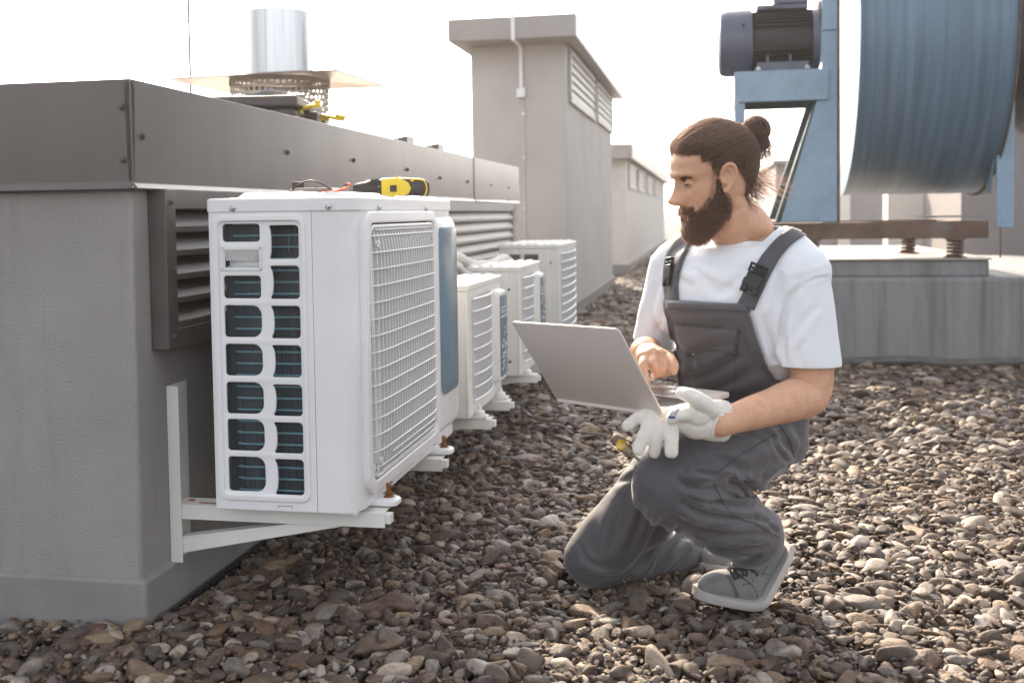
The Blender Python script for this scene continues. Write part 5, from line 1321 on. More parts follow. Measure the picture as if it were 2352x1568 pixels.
# straps: over the shirt and the shoulder
def strap(name, left, right, tail, nv=30):
    o = patch(name, left, right, 5, nv, .0055, (sb,), M['overall'], man, .003, 1)
    return o
s1 = strap('strap', [(1531, 692), (1526, 650), (1530, 600), (1545, 560), (1566, 540)], [(1562, 690), (1560, 650), (1570, 605), (1585, 570), (1598, 548)], None)
s2 = strap('strap', [(1694, 700), (1716, 655), (1740, 605), (1776, 560), (1815, 526)], [(1733, 712), (1752, 670), (1776, 620), (1812, 570), (1852, 540)], None)
# strap ends going over the shoulder
def over(name, a, b, back, n=8):
    m = MB(); L0, R0 = [Vector(x) for x in a]; pts = []
    for k in range(n + 1):
        t = k / n; sft = Vector(back) * t; z = .016 * math.sin(t * 2.6) - .05 * max(0, t - .35) ** 1.4
        pts += [L0 + sft + UP * z, R0 + sft + UP * z]
    m.add(pts, [(2 * k, 2 * k + 1, 2 * k + 3, 2 * k + 2) for k in range(n)]); o = m.build(name, M['overall'], b, smooth=True, ang=180); so = o.modifiers.new('s', 'SOLIDIFY'); so.thickness = .003
h1 = [hit(1566, 541, .0055, (sb,)), hit(1598, 549, .0055, (sb,))]; h2 = [hit(1813, 528, .0055, (sb,)), hit(1850, 542, .0055, (sb,))]
if all(h1): over('strap_end', h1, s1, (.03, .10, -.0))
if all(h2): over('strap_end', h2, s2, (.05, .12, -.0))
M['buckle'] = mat('black_buckle_plastic', (.014, .014, .015), .38, var=.1)
def buckle(p0, p1, wid, name='buckle'):
    a, b = hit(*p0, .010, (sb,)), hit(*p1, .010, (sb,)); up = (a - b); L_ = up.length; up.normalize(); mid = (a + b) / 2
    q = hit((p0[0] + p1[0]) / 2 + 15, (p0[1] + p1[1]) / 2, .010, (sb,)); sd = (q - mid); sd = (sd - up * sd.dot(up)).normalized(); nn = sd.cross(up)
    if nn.dot(mid - camC) > 0: nn = -nn
    Rm = Matrix((sd, up, nn)).transposed()
    def bx(m, x0, x1, y0, y1, z0, z1): m.box((x0, y0, z0), (x1, y1, z1))
    def bd(m, nm, par, bv=.002):
        m.v = [tuple(mid + Rm @ Vector(v)) for v in m.v]; return m.build(nm, M['buckle'], par, bevel=bv)
    w_, h = wid / 2, L_ / 2
    m = MB(); bx(m, -w_ * .92, w_ * .92, -h * .55, h * .35, 0, .008); bx(m, -w_, -w_ * .35, -h * .99, -h * .5, .0005, .0072); bx(m, w_ * .35, w_, -h * .99, -h * .5, .0005, .0072); bx(m, -w_ * .34, w_ * .34, -h * .75, -h * .5, .001, .006)
    bk = bd(m, name, man)
    m = MB(); bx(m, -w_, w_, h * .36, h * .48, 0, .009); bx(m, -w_, w_, h * .86, h * 1.0, 0, .010); bx(m, -w_ * 1.02, -w_ * .86, h * .36, h, 0, .008); bx(m, w_ * .86, w_ * 1.02, h * .36, h, 0, .008); bx(m, -w_, w_, h * .58, h * .72, .001, .008); bd(m, 'slider', bk, .0015)
    for sx_ in (-1, 1):
        m = MB(); bx(m, min(sx_ * w_ * 1.08, sx_ * w_ * .8), max(sx_ * w_ * 1.08, sx_ * w_ * .8), -h * .5, -h * .05, .0015, .0065); bd(m, 'release_tab', bk, .0015)
buckle((1552, 595), (1542, 658), .036); buckle((1750, 612), (1722, 675), .042)
# ---- shoes
M['shoe'] = mat('grey_suede', (.175, .178, .175), .85, var=.12, vs=30, bump=.0004, bs=300, sheen=.4)
M['sole'] = mat('pale_rubber_sole', (.45, .42, .40), .7, var=.06, vs=20)
M['lace'] = mat('dark_laces', (.05, .052, .055), .9)
def shoe(toe, ball, heel, up0, up1, side, label=None):
    "toe/ball/heel: points on the sole line; up: direction away from the sole at toe and heel"
    toe, ball, heel = Vector(toe), Vector(ball), Vector(heel); side = Vector(side).normalized(); n = 22
    L1, L2 = (ball - toe), (heel - ball)
    def P(t):   # sole centre line with a bend at the ball
        a = .46
        if t < a - .12: return toe + L1 * (t / a)
        if t > a + .12: return ball + L2 * ((t - a) / (1 - a))
        q = (t - (a - .12)) / .24; p0 = toe + L1 * ((a - .12) / a); p2 = ball + L2 * (.12 / (1 - a)); return p0 * (1 - q) ** 2 + ball * 2 * q * (1 - q) + p2 * q * q
    def T(t): return (P(min(1, t + .02)) - P(max(0, t - .02))).normalized()
    def U(t): d = T(t); u = side.cross(d); u = u if u.dot(Vector(up0) * (1 - t) + Vector(up1) * t) > 0 else -u; return u.normalized()
    wid = lambda t: float(np.interp(t, [0, .03, .10, .25, .42, .6, .8, .93, 1], [.014, .030, .042, .050, .051, .043, .037, .031, .016]))
    hgt = lambda t: float(np.interp(t, [0, .04, .12, .25, .4, .55, .66, .8, .93, 1], [.020, .038, .056, .066, .078, .094, .104, .104, .098, .080]))
    m = MB(); rings = []
    for i in range(n + 1):
        t = i / n; c, u, w_, h = P(t), U(t), wid(t), hgt(t); r_ = []
        for k in range(24):
            a = 2 * math.pi * k / 24; x = math.copysign(abs(math.cos(a)) ** .8, math.cos(a)); y = (math.sin(a) + 1) / 2
            nar = 1 - .45 * y * min(1, t * 2.2 + .15)
            r_.append(c + side * w_ * x * nar + u * (.010 + h * (y ** .9)))
        rings.append(r_)
    loft(m, rings); up = m.build('shoe', M['shoe'], man, smooth=True, ang=60); sbv = up.modifiers.new('s', 'SUBSURF'); sbv.levels = 1; sbv.render_levels = 1
    m = MB(); rings = []
    for i in range(n + 1):
        t = i / n; c, u, w_ = P(t), U(t), wid(t) + .0045; th = .021 - .006 * t; e = .006 * (1 if 0 < i < n else 0)
        c2 = c + (T(t) * (-.005 if i == 0 else (.005 if i == n else 0)))
        rings.append([c2 - side * w_ * .94, c2 - side * w_ + u * .004, c2 - side * w_ + u * th, c2 - side * (w_ - .004) + u * (th + .001), c2 + side * (w_ - .004) + u * (th + .001), c2 + side * w_ + u * th, c2 + side * w_ + u * .004, c2 + side * w_ * .94])
    loft(m, rings); m.build('sole', M['sole'], up, smooth=True, ang=50)
    # toe cap ridge ribs on the rubber
    m = MB()
    for q, t in enumerate((.40, .46, .52, .58)):
        c, u, h, w_ = P(t), U(t), hgt(t), wid(t); 
        m.tube([c + side * (w_ * .52 * x) + u * (.011 + h * (1 - .12 * x * x)) + T(t) * .012 * x for x in np.linspace(-1.15, 1.15, 9)], .0032, 7)
        m.tube([c + side * (w_ * .52 * x) + u * (.013 + h * (1 - .12 * x * x)) - T(t) * .012 * x for x in np.linspace(-1.15, 1.15, 9)], .0028, 7)
    m.build('laces', M['lace'], up, smooth=True)
    # stitched seams: toe cap edge, side panel lines
    m = MB()
    def onup(t, y, s_=-1):
        c, u, w_, h = P(t), U(t), wid(t), hgt(t); nar = 1 - .45 * y * min(1, t * 2.2 + .15); a = math.asin(2 * y - 1); x = abs(math.cos(a)) ** .8
        return c + side * s_ * (w_ * x * nar + .0008) + u * (.0108 + h * (y ** .9))
    for s_ in (-1, 1):
        m.tube([onup(.26 - .10 * y, y, s_) for y in np.linspace(.15, .95, 9)], .0007, 5); m.tube([onup(.275 - .10 * y, y, s_) for y in np.linspace(.15, .95, 9)], .0007, 5)
        m.tube([onup(.42 + .20 * y, y, s_) for y in np.linspace(.15, .92, 9)], .0008, 5); m.tube([onup(.27 + .16 * q, .62 + .1 * q, s_) for q in np.linspace(0, 1, 8)], .0007, 5)
        m.tube([onup(.74 - .1 * y, y, s_) for y in np.linspace(.15, .6, 7)], .0007, 5); m.tube([onup(t, .30, s_) for t in np.linspace(.68, .97, 8)], .0007, 5)
    m.build('seams', M['lace'], up)
    return up
# left foot: ball on the stones, heel raised
sdir_ = Vector((.12, -1, 0)).normalized()
shoe(Pm(1598, 1368, 2.37), Pm(1742, 1390, 2.37), Pm(1818, 1258, 2.40), (0, 0, 1), (-.8, 0, .5), sdir_)
# right foot: mostly hidden behind, toe folded under
shoe(Pm(1632, 1316, 2.56), Pm(1654, 1308, 2.68), Pm(1652, 1236, 2.80), (0, 0, 1), (-.9, 0, .5), (.9, -.5, 0))
# trouser cuff hem of the raised leg

# ---- gloved left hand, spare glove, laptop
M['glove'] = mat('knitted_cotton', (.76, .72, .66), .95, var=.05, vs=60, bump=.0012, bs=420, sheen=.3)
M['gloveblue'] = mat('blue_rubber_dots', (.03, .09, .22), .5)
gm = MB()
w0 = J['lw']
def Q(px, py, Y): return Pm(px, py, Y)
chain(gm, [Q(1658, 966, 2.07), Q(1632, 964, 2.055), Q(1600, 966, 2.04), Q(1572, 962, 2.035)], [.0335, .036, .038, .030], 22, flat=((0, 1, 0), .72))
ell(gm, Q(1600, 950, 2.03), (.032, .026, .028)); 
chain(gm, [Q(1632, 942, 2.03), Q(1608, 922, 2.01), Q(1585, 908, 2.012), Q(1566, 902, 2.03)], [.0200, .0175, .0150, .0128], 16)      # thumb over the edge of the keyboard deck
chain(gm, [Q(1580, 950, 2.02), Q(1566, 953, 2.005), Q(1552, 954, 2.0), Q(1543, 962, 2.0)], [.0165, .0135, .0130, .0115], 16)        # index, tip toward us
chain(gm, [Q(1580, 968, 2.03), Q(1558, 962, 2.06), Q(1545, 952, 2.12)], [.0165, .014, .0120], 14)
chain(gm, [Q(1584, 978, 2.05), Q(1562, 972, 2.09), Q(1548, 958, 2.15)], [.0150, .013, .0115], 14)
chain(gm, [Q(1592, 984, 2.07), Q(1574, 978, 2.12), Q(1562, 964, 2.17)], [.0135, .012, .0105], 14)
gme = evalmesh(gm, .0022, 2, .5); wrinkle(gme, .0012, 70, 2)
glove = toobj(gme, 'glove', M['glove'], man, MO)
m = MB(); a, b = Q(1664, 967, 2.072), Q(1618, 963, 2.048); ax = (b - a).normalized(); e1 = (UP - ax * UP.dot(ax)).normalized(); e2 = ax.cross(e1); rings = []
for i in range(10):
    t = i / 9; c = a.lerp(b, t); r_ = []
    for k in range(120):
        an = 2 * math.pi * k / 120; rr2 = (1 + .055 * math.sin(an * 30) * (1 - t) ** .5); R1 = (.0400 - .001 * t + .0015 * math.sin(t * 3)) * rr2; r_.append(c + e1 * R1 * math.cos(an) + e2 * R1 * .80 * math.sin(an))
    rings.append(r_)
loft(m, rings); m.build('ribbed_cuff', M['glove'], glove, smooth=True, ang=180)
m = MB(); rings = [[Q(1668, 968, 2.074) - ax * d + e1 * .031 * math.cos(t) + e2 * .027 * math.sin(t) for t in np.linspace(0, 2 * math.pi, 28)[:-1]] for d in (-.004, .004)]; loft(m, rings); m.build('wristband', M['buckle'], man, smooth=True)
# blue rubber print on the index fingertip
m = MB(); tip = Q(1541, 951, 1.984); tx = (Q(1560, 946, 1.99) - Q(1541, 957, 1.984)).normalized(); ty = Vector((0, -.25, -1)).normalized()
dn = Vector((-.1, -1, .25)).normalized()
def onf(a, b): return Q(1541 + a, 960 + b, 1.98)
gb = BVHTree.FromPolygons([v.co + Vector(MO) for v in gme.vertices], [tuple(p.vertices) for p in gme.polygons])
def dot(cx, cy, rx, ry, n=12):
    ps = [hit(cx + rx * math.cos(2 * math.pi * k / n), cy + ry * math.sin(2 * math.pi * k / n), .0009, (gb,)) for k in range(n)]
    if all(p is not None for p in ps): m.prism(ps, (pray(cx, cy).normalized() * -.0006))
dot(1543, 958, 9, 3.2)
for k in range(5):
    for s_ in (0, 1): dot(1541 + s_ * 9 + k * 2.0, 952 - k * 3.4, 3.4, 1.0, 8)
m.build('rubber_print', M['gloveblue'], glove)

# the other glove, limp, pinched between laptop and hand
sg = root('work_glove', Q(1500, 960, 2.02), 'limp off-white knitted glove hanging under the laptop with four fingers down', 'glove', bframe=False)
gm = MB()
chain(gm, [Q(1530, 958, 2.035), Q(1500, 962, 2.045), Q(1476, 958, 2.06)], [.020, .026, .016], 20, flat=((0, 1, 0), .55))
chain(gm, [Q(1484, 952, 2.05), Q(1462, 962, 2.045), Q(1440, 978, 2.04)], [.0135, .0130, .0115], 14, flat=((0, 1, 0), .75))
chain(gm, [Q(1492, 968, 2.035), Q(1480, 998, 2.025), Q(1466, 1032, 2.02)], [.0145, .0142, .0130], 14, flat=((0, 1, 0), .72))
chain(gm, [Q(1514, 968, 2.03), Q(1510, 1000, 2.02), Q(1503, 1038, 2.025)], [.0145, .0140, .0125], 14, flat=((0, 1, 0), .72))
chain(gm, [Q(1542, 966, 2.03), Q(1543, 1000, 2.012), Q(1542, 1038, 2.005)], [.0145, .0145, .0135], 14, flat=((0, 1, 0), .72))
gme2 = evalmesh(gm, .0022, 2, .5); wrinkle(gme2, .0016, 60, 7)
gme2.transform(Matrix.Translation(Vector(MO))) if False else None
o = toobj(gme2, 'knit', M['glove'], sg, ORG[sg.name])

# laptop
M['alu'] = mat('rose_grey_aluminium', (.74, .67, .63), .42, metal=.15, var=.015, vs=2)
M['keys'] = mat('laptop_keys', (.05, .05, .055), .5)
hR, hL = Q(1520, 945, 2.02), Q(1275, 911, 2.235); fR = Q(1652, 897, 2.205)
hx = (hL - hR); LW = hx.length; hx.normalize(); sx = (fR - hR); sx = (sx - hx * sx.dot(hx)); LD = sx.length; sx.normalize(); nz__ = hx.cross(sx)
if nz__.z < 0: nz__ = -nz__
print('laptop', LW, LD, 'tilt', nz__)
lp = root('laptop', hR, 'open thin rose-grey laptop held by the kneeling man, lid toward the air conditioners', 'laptop', bframe=False)
def LP(a, b, c): return hR + hx * a + sx * b + nz__ * c
def slab(m, F_, a0, b0, a1, b1, r_, z0, z1, n=6):
    o_ = rrect(a0, b0, a1, b1, r_, n); k = len(o_); i_ = rrect(a0 + .0015, b0 + .0015, a1 - .0015, b1 - .0015, r_, n)
    m.add([F_(x, y, z0) for x, y in i_] + [F_(x, y, z0 + .0015) for x, y in o_] + [F_(x, y, z1 - .0012) for x, y in o_] + [F_(x, y, z1) for x, y in i_],
          [tuple(range(k - 1, -1, -1)), tuple(range(3 * k, 4 * k))] + [(q * k + i, q * k + (i + 1) % k, (q + 1) * k + (i + 1) % k, (q + 1) * k + i) for q in range(3) for i in range(k)])
m = MB(); slab(m, LP, 0, 0, LW, LD, .009, -.011, 0); base = m.build('base', M['alu'], lp, smooth=True, ang=40)
m = MB()
for r_ in range(5):
    for c_ in range(14): m.box((0, 0, 0), (0, 0, 0)) if False else m.add([LP(LW * .06 + c_ * LW * .063 + a, .035 + r_ * .0175 + b, c) for c in (.0002, .0012) for a, b in ((0, 0), (LW * .056, 0), (LW * .056, .0150), (0, .0150))], [(0, 1, 2, 3), (4, 5, 6, 7), (0, 1, 5, 4), (1, 2, 6, 5), (2, 3, 7, 6), (3, 0, 4, 7)])
m.build('keyboard', M['keys'], base)
m = MB(); slab(m, LP, LW * .33, .132, LW * .67, .200, .004, .0001, .0005); m.build('touchpad', mat('glass_touchpad', (.45, .42, .41), .2, metal=.3), base)
m = MB()
for (b, wd) in ((.030, .008), (.052, .008), (.075, .010), (.098, .004)): m.add([LP(-.0003, b + x, -.0062 + y) for x, y in ((0, -.0014), (wd, -.0014), (wd, .0014), (0, .0014))], [(0, 1, 2, 3)])
m.build('ports', M['dark'], base)
tR, tL = Q(1447, 757, 1.915), Q(1192, 742, 2.13)
ly = (tR - hR); ly = (ly - hx * ly.dot(hx)); LH_ = ly.length; ly.normalize(); lnz = hx.cross(ly)
if lnz.dot(hR - camC) > 0: lnz = -lnz     # out of the lid's back, toward the lens
print('lid', LH_, 'angle', math.degrees(ly.angle(sx)), [project(hR + hx * LW + ly * LH_)])
def LL(a, b, c): return hR + hx * a + ly * b + lnz * c
m = MB(); slab(m, LL, 0, -.010, LW, LH_, .010, -.004, .0015, 8); lid = m.build('lid', M['alu'], lp, smooth=True, ang=40)
m = MB(); slab(m, LL, .006, .014, LW - .006, LH_ - .006, .004, -.0052, -.0040); m.build('screen', mat('dark_screen', (.02, .022, .025), .12), lid)
m = MB(); m.tube([LP(LW * .2, .004, -.003), LP(LW * .8, .004, -.003)], .003, 10); m.build('hinge', M['keys'], lp, smooth=True)

# small clear-handled screwdriver sticking out of the pocket
M['amber'] = mat('clear_yellow_plastic', (.75, .50, .05), .15, var=.2, vs=60, coat=.6)
M['clear'] = mat('clear_grey_plastic', (.45, .40, .28), .12, var=.5, vs=90, coat=.8)
sd_ = root('screwdriver', Q(1436, 1030, 2.2), 'short screwdriver with clear and yellow handle poking out of the thigh pocket', 'screwdriver', bframe=False)
a = Q(1470, 1058, 2.27); b = Q(1428, 1022, 2.19); d = (b - a).normalized()
m = MB(); m.lathe([(.006, 0), (.0075, .01), (.0125, .02), (.0135, .032), (.0115, .040), (.012, .050), (.010, .057), (.003, .060)], b - d * .055, d, 8); hd = m.build('handle', M['clear'], sd_, smooth=True, ang=30)
m = MB(); m.lathe([(.0122, .0), (.0135, .006), (.0128, .014), (.006, .017)], b - d * .008, d, 6); m.build('yellow_end', M['amber'], hd, smooth=True, ang=30)
m = MB(); m.tube([a - d * .06, b - d * .04], .003, 8); m.build('shaft', M['steel'], sd_, smooth=True)
# ================================================================== THINGS LYING ABOUT
M['yellow'] = mat('yellow_tool_plastic', (.80, .58, .03), .35, var=.04)
M['toolblack'] = mat('dark_tool_rubber', (.045, .038, .034), .55, var=.15)
ZT = HC + (.958 - HC) * .968 + .0125 * .968    # top of the ribs on the lid
# cordless drill lying on its side, handle away from the lens
def drill():
    c0 = Vector((-.79 * .968 - .0, 2.44, 0)); r = root('cordless_drill', (-.80, 2.40, ZT), 'yellow and black cordless drill lying on its side on the largest unit', 'drill')
    # body axis runs along the unit (v), the chuck points to the near-left corner
    a = Vector((-.995, 2.80, ZT + .026)); b = Vector((-.785, 2.86, ZT + .026)); d = (b - a).normalized(); L_ = (b - a).length; KT = L_ / .345
    s_ = d.cross(UP).normalized()
    if s_.y > 0: s_ = -s_
    def F(t, x, z): return a + d * t * KT + s_ * x + UP * z
    def rings(prof, nm, mt, par, n=24, e=2.6, sm=True):
        m = MB(); R_ = []
        for t, w_, h in prof: R_.append([F(t, math.copysign(abs(math.cos(q)) ** (2 / e), math.cos(q)) * w_, math.copysign(abs(math.sin(q)) ** (2 / e), math.sin(q)) * h) for q in [2 * math.pi * k / n for k in range(n)]])
        loft(m, R_); return m.build(nm, mt, par, smooth=True, ang=45)
    rings([(.060, .024, .024), (.075, .026, .026), (.110, .027, .027), (.128, .029, .029)], 'torque_collar', M['toolblack'], r, e=2)
    rings([(.0, .008, .008), (.004, .013, .013), (.028, .019, .019), (.056, .021, .021), (.0595, .021, .021)], 'chuck', M['toolblack'], r, e=2)
    bd = rings([(.1285, .030, .030), (.14, .032, .032), (.21, .033, .033), (.25, .032, .032), (.30, .030, .030), (.33, .026, .026), (.345, .016, .016)], 'motor_housing', M['toolblack'], r)
    # yellow side shell, tapering to the back, with the switch in it
    m = MB(); out = [(.1300, -.026), (.1300, .027), (.18, .0305), (.22, .028), (.252, .016), (.262, .0), (.25, -.016), (.215, -.024), (.17, -.028)]
    m.prism([F(t, .0315, z) for t, z in out], s_ * .003); yl = m.build('side_shell', M['yellow'], r, bevel=.002)
    m = MB(); m.prism([F(t, .0347, z) for t, z in [(.168, -.009), (.168, .010), (.198, .010), (.198, -.009)]], s_ * .002); m.build('slide_switch', M['toolblack'], yl, bevel=.0008)
    for t in (.148, .236):
        m = MB(); m.lathe([(.004, 0), (.0035, .0012)], F(t, .0345, .019 - (t - .148) * .06), s_, 12); m.build('shell_screw', M['yellow'], yl)
    m = MB()
    for z in (.028, -.028):
        pts = [F(.255 + .055 * q, .0328 - .004 * q * q, z * (1 - .12 * q)) for q in np.linspace(0, 1, 6)] + [F(.31 + .022 * math.sin(q), .029 - .004 * math.sin(q), z * .88 * math.cos(q)) for q in np.linspace(0, math.pi / 2, 7)[1:]]
        m.tube(pts, .0022, 6)
    m.build('yellow_piping', M['yellow'], r, smooth=True)
    for t, z in ((.268, .024), (.268, -.023), (.20, .0335)):
        m = MB(); m.box((-.011, 0, -.0035), (.011, .002, .0035)); m.v = [tuple(F(t + x / 1.6, .030 + y, z + zz)) for x, y, zz in m.v]; m.build('vent_slot_trim', M['yellow'], r)
    m = MB()
    for k in range(18):
        q = 2 * math.pi * k / 18; m.tube([F(.078, .0265 * math.cos(q), .0265 * math.sin(q)), F(.122, .0285 * math.cos(q), .0285 * math.sin(q))], .0012, 4)
    m.build('collar_ribs', M['toolblack'], r)
    m = MB(); hb = a + d * .22; m.prism([F(.19, -.02, -.022), F(.25, -.02, -.022), F(.26, -.02, .02), F(.20, -.02, .02)], -s_ * .10); m.box((0, 0, 0), (0, 0, 0)) if False else None
    m.build('handle', M['toolblack'], r, bevel=.006)
    m = MB(); m.prism([F(.16, -.12, -.027), F(.275, -.12, -.027), F(.275, -.12, .027), F(.16, -.12, .027)], -s_ * .04); m.build('battery', M['toolblack'], r, bevel=.004)
    # scale figures "1 2" on the collar
    for txt, z in (('1', -.009), ('2', .007)):
        cu = bpy.data.curves.new('gear_number', 'FONT'); cu.body = txt; cu.size = .010; cu.align_x = 'CENTER'; cu.align_y = 'CENTER'; cu.extrude = .0002
        o = bpy.data.objects.new('gear_number', cu); C.objects.link(o); dg = bpy.context.evaluated_depsgraph_get(); me = bpy.data.meshes.new_from_object(o.evaluated_get(dg)); bpy.data.objects.remove(o)
        m = MB(); m.add([F(.1195 - (v.co.y) * 1.0, .0283 + v.co.z, z - v.co.x * -1.0) for v in me.vertices], [tuple(p.vertices) for p in me.polygons]); m.build('gear_number', M['logo'], r)
drill()
# meter box with leads
r = root('meter_box', (-.95, 2.32, ZT), 'small flat grey box with probe clip lying beside the drill on the largest unit', 'meter')
def BR(p): return Vector(p)
m = MB(); rot = Matrix.Rotation(R(-58), 3, 'Z'); m.box((-.99, 2.28, ZT - .002), (-.86, 2.40, ZT + .017), rot, (-.925, 2.33, ZT)); m.build('case', mat('grey_meter_plastic', (.22, .20, .19), .5), r, bevel=.002)
m = MB(); m.box((-.985, 2.30, ZT + .0165), (-.960, 2.325, ZT + .034), rot, (-.95, 2.32, ZT)); m.build('clip', M['toolblack'], r, bevel=.002)
def cable(nm, pts, rad, mt, lb):
    P = [Vector(p) for p in pts]; out = []
    for i in range(len(P) - 1):
        a0, a1, a2, a3 = P[max(i - 1, 0)], P[i], P[i + 1], P[min(i + 2, len(P) - 1)]
        for t in np.linspace(0, 1, 9)[:-1]: out.append(.5 * ((2 * a1) + (a2 - a0) * t + (2 * a0 - 5 * a1 + 4 * a2 - a3) * t ** 2 + (3 * a1 - a0 - 3 * a2 + a3) * t ** 3))
    out.append(P[-1]); r_ = root(nm, tuple(P[0]), lb, 'cable'); m = MB(); m.tube(out, rad, 8); m.build('lead', mt, r_, smooth=True)
    return r_
M['redlead'] = mat('orange_red_lead', (.75, .12, .05), .45); M['greylead'] = mat('dark_grey_lead', (.06, .06, .065), .5)
cable('test_lead', [atv(664, 447, 2.30), atv(680, 428, 2.30), atv(712, 415, 2.30), atv(742, 424, 2.29), atv(765, 435, 2.28), atv(785, 431, 2.27), atv(797, 424, 2.26)], .0021, M['greylead'], 'dark grey test lead arching over the lid of the largest unit')
cable('test_lead', [atv(680, 447, 2.30), atv(700, 440, 2.29), atv(738, 441, 2.28), atv(770, 438, 2.27), atv(795, 432, 2.25), atv(803, 424, 2.25), atv(796, 421, 2.26)], .0022, M['redlead'], 'orange red test lead lying flat beside the dark lead')
cable('test_lead', [atv(716, 433, 2.30), atv(728, 437, 2.29), atv(745, 444, 2.26), atv(768, 440, 2.24), atv(800, 430, 2.25)], .0024, M['redlead'], 'short orange probe lead crossing the other red lead')

# tool case lying on the low roof
r = root('tool_case', (-1.6, 3.2, 1.223), 'open dark plastic tool case with yellow latches lying on the low roof', 'tool case')
M['case'] = mat('dark_case_plastic', (.085, .072, .065), .5, var=.1)
zc = 1.224; cr = Matrix.Rotation(R(8), 3, 'Z'); cc = (-1.45, 3.4, zc)
m = MB(); m.box((-1.775, 3.10, zc + .006), (-1.34, 3.44, zc + .045), cr, cc); m.build('bottom_shell', M['case'], r, bevel=.012)
m = MB(); m.box((-1.785, 3.09, zc + .046), (-1.33, 3.45, zc + .085), cr, cc); m.build('top_shell', M['case'], r, bevel=.010)
for k, (u, v, z, rz) in enumerate(((-1.29, 3.22, zc + .050, 15), (-1.265, 3.36, zc + .028, -12))):
    m = MB(); rt = Matrix.Rotation(R(rz), 3, 'Z') @ Matrix.Rotation(R(-10 + 24 * k), 3, 'Y')
    cq = (u, v, z); m.box((u - .035, v - .022, z), (u + .040, v + .022, z + .012), rt, cq); m.box((u + .022, v - .023, z + .011), (u + .042, v + .023, z + .022), rt, cq); m.box((u - .04, v - .02, z - .012), (u - .022, v + .02, z + .001), rt, cq)
    m.build('latch', M['yellow'], r, bevel=.004)
m = MB(); m.box((-1.335, 3.24, zc + .002), (-1.30, 3.30, zc + .045), cr, cc); m.box((-1.335, 3.37, zc + .002), (-1.305, 3.42, zc + .030), cr, cc); m.build('hinge_block', M['case'], r, bevel=.004)
o = root('paper_sheet', (-1.5, 3.3, zc + .1), 'bluish white sheet of paper curling up on the tool case', 'paper')
m = MB(); vs_ = []
for i in range(9):
    t = i / 8; vs_ += [(-1.67 + .24 * t, 3.20 + .03 * t, zc + .088 + .036 * t * t), (-1.65 + .24 * t, 3.34 + .03 * t, zc + .087 + .030 * t * t)]
m.add(vs_, [(2 * i, 2 * i + 1, 2 * i + 3, 2 * i + 2) for i in range(8)]); q = m.build('sheet', mat('bluish_paper', (.62, .66, .72), .6), o, smooth=True, ang=180); so = q.modifiers.new('s', 'SOLIDIFY'); so.thickness = .0006

# chimney flue: perforated drum, flat square hood, polished pipe
fx = Vector((-2.03, 4.70, 0))
r = root('chimney_flue', (fx.x, fx.y, 1.2), 'polished metal chimney pipe with wide square hood over perforated drum on the low roof', 'chimney')
def perforated(nm, rad, z0, z1, na, nz2, hw, hh, mt, par):
    "cylinder wall with real slots"
    m = MB(); da = 2 * math.pi / na; dz = (z1 - z0) / nz2
    def P3(a, z): return (fx.x + rad * math.cos(a), fx.y + rad * math.sin(a), z)
    for j in range(nz2):
        for k in range(na):
            a = (k + .5 * (j % 2)) * da; z = z0 + dz * (j + .5); A4 = [(a - da / 2, z - dz / 2), (a + da / 2, z - dz / 2), (a + da / 2, z + dz / 2), (a - da / 2, z + dz / 2)]
            B4 = [(a - da * hw, z - dz * hh), (a + da * hw, z - dz * hh), (a + da * hw, z + dz * hh), (a - da * hw, z + dz * hh)]
            m.add([P3(*p) for p in A4 + B4], [(i, (i + 1) % 4, 4 + (i + 1) % 4, 4 + i) for i in range(4)])
    o = m.build(nm, mt, par); so = o.modifiers.new('s', 'SOLIDIFY'); so.thickness = .003; return o
M['tarnish'] = mat('tarnished_steel', (.60, .52, .45), .5, metal=.15, var=.2, vs=14)
perforated('perforated_drum', .235, 1.235, 1.56, 52, 11, .33, .30, M['tarnish'], r)
m = MB(); m.lathe([(.240, 1.553), (.240, 1.578)], (fx.x, fx.y, 0), (0, 0, 1), 48, False); m.build('collar', M['tarnish'], r, smooth=True)
m = MB(); cz = 1.583; hw = .5
rt = Matrix.Rotation(R(-3), 3, 'Z'); cs = [rt @ Vector((sx_ * .435, sy_ * .315, 0)) for sx_, sy_ in ((-1, -1), (1, -1), (1, 1), (-1, 1))]; c2 = [rt @ Vector((sx_ * .2, sy_ * .2, .022)) for sx_, sy_ in ((-1, -1), (1, -1), (1, 1), (-1, 1))]
base_ = Vector((fx.x, fx.y, cz - .012))
m.add([base_ + p for p in cs] + [base_ + p for p in c2] + [base_ + p + UP * -.006 for p in cs] + [base_ + p - UP * .006 for p in c2], [(0, 1, 5, 4), (1, 2, 6, 5), (2, 3, 7, 6), (3, 0, 4, 7), (4, 5, 6, 7), (8, 9, 13, 12), (9, 10, 14, 13), (10, 11, 15, 14), (11, 8, 12, 15), (12, 13, 14, 15), (0, 1, 9, 8), (1, 2, 10, 9), (2, 3, 11, 10), (3, 0, 8, 11)])
m.build('hood_plate', mat('weathered_hood_plate', (.20, .15, .12), .5, metal=.1, var=.15, vs=5), r)
m = MB(); m.lathe([(.158, 1.60), (.158, 1.90), (.152, 1.90), (.152, 1.62)], (fx.x, fx.y, 0), (0, 0, 1), 64, False); m.build('pipe', M['shiny'], r, smooth=True)
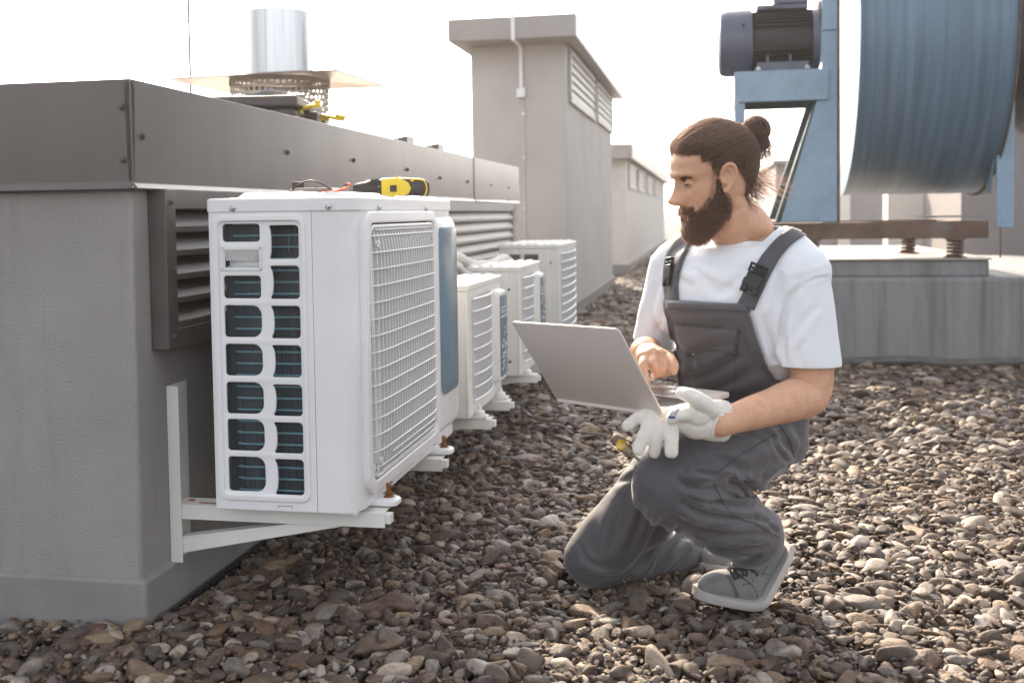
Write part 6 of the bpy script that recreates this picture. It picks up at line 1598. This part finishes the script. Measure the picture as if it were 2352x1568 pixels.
m = MB(); m.box((fx.x - .003, fx.y - .1605, 1.61), (fx.x + .003, fx.y - .157, 1.895)); m.build('pipe_seam', M['steel'], r)
# lightning rod on the low roof
r = root('lightning_rod', (-3.2, 5.2, 1.22), 'thin lightning rod standing at the left on the low roof', 'rod')
p = at(438, 205, 5.2); b_ = Vector((p.x * cA - p.y * sA, p.x * sA + p.y * cA, 0)); r.location = Wd(b_.x, b_.y, 1.22); ORG[r.name] = Vector((b_.x, b_.y, 1.22))
m = MB(); m.tube([(b_.x, b_.y, 1.225), (b_.x, b_.y, 3.2)], [.008, .007], 8); m.build('rod', M['louver'], r, smooth=True)
m = MB(); m.lathe([(.06, 1.224), (.06, 1.25), (.012, 1.26), (.010, 1.30)], (b_.x, b_.y, 0), (0, 0, 1), 20); m.build('base', M['plinth'], r, smooth=True, ang=30)
# little roof vents near the end of the cap
for (px0, px1, py, v, lb) in ((905, 935, 312, 4.6, 'small grey box flashing on the far part of the low roof edge, left one'), (975, 1007, 330, 5.3, 'small grey box flashing on the far part of the low roof edge, right one')):
    a = atv(px0, py, v); b2 = atv(px1, py, v); r = root('roof_flashing', (a.x, v, 1.223), lb, 'flashing', 'box flashings on the low roof')
    m = MB(); m.prism([(a.x - .06, v, 1.2235), (b2.x, v, 1.2235), (b2.x, v, a.z), (a.x, v, a.z - .012)], (0, .12, 0)); m.build('box', M['cap'], r, bevel=.002)

# ================================================================== haze
hz_ = bpy.data.materials.new('haze'); hz_.use_nodes = True; N = hz_.node_tree.nodes; L = hz_.node_tree.links
for n in list(N):
    if n.type == 'BSDF_PRINCIPLED': N.remove(n)
pv = N.new('ShaderNodeVolumePrincipled'); pv.inputs['Color'].default_value = (1, .95, .90, 1); pv.inputs['Density'].default_value = .0016; pv.inputs['Anisotropy'].default_value = .55
L.new(pv.outputs[0], N['Material Output'].inputs['Volume'])
m = MB(); m.box((-401, -401, -1.1), (401, 401, 3.6)); o = m.build('haze', hz_, None, org=(0, 0, 0)); tag(o, kind='stuff')
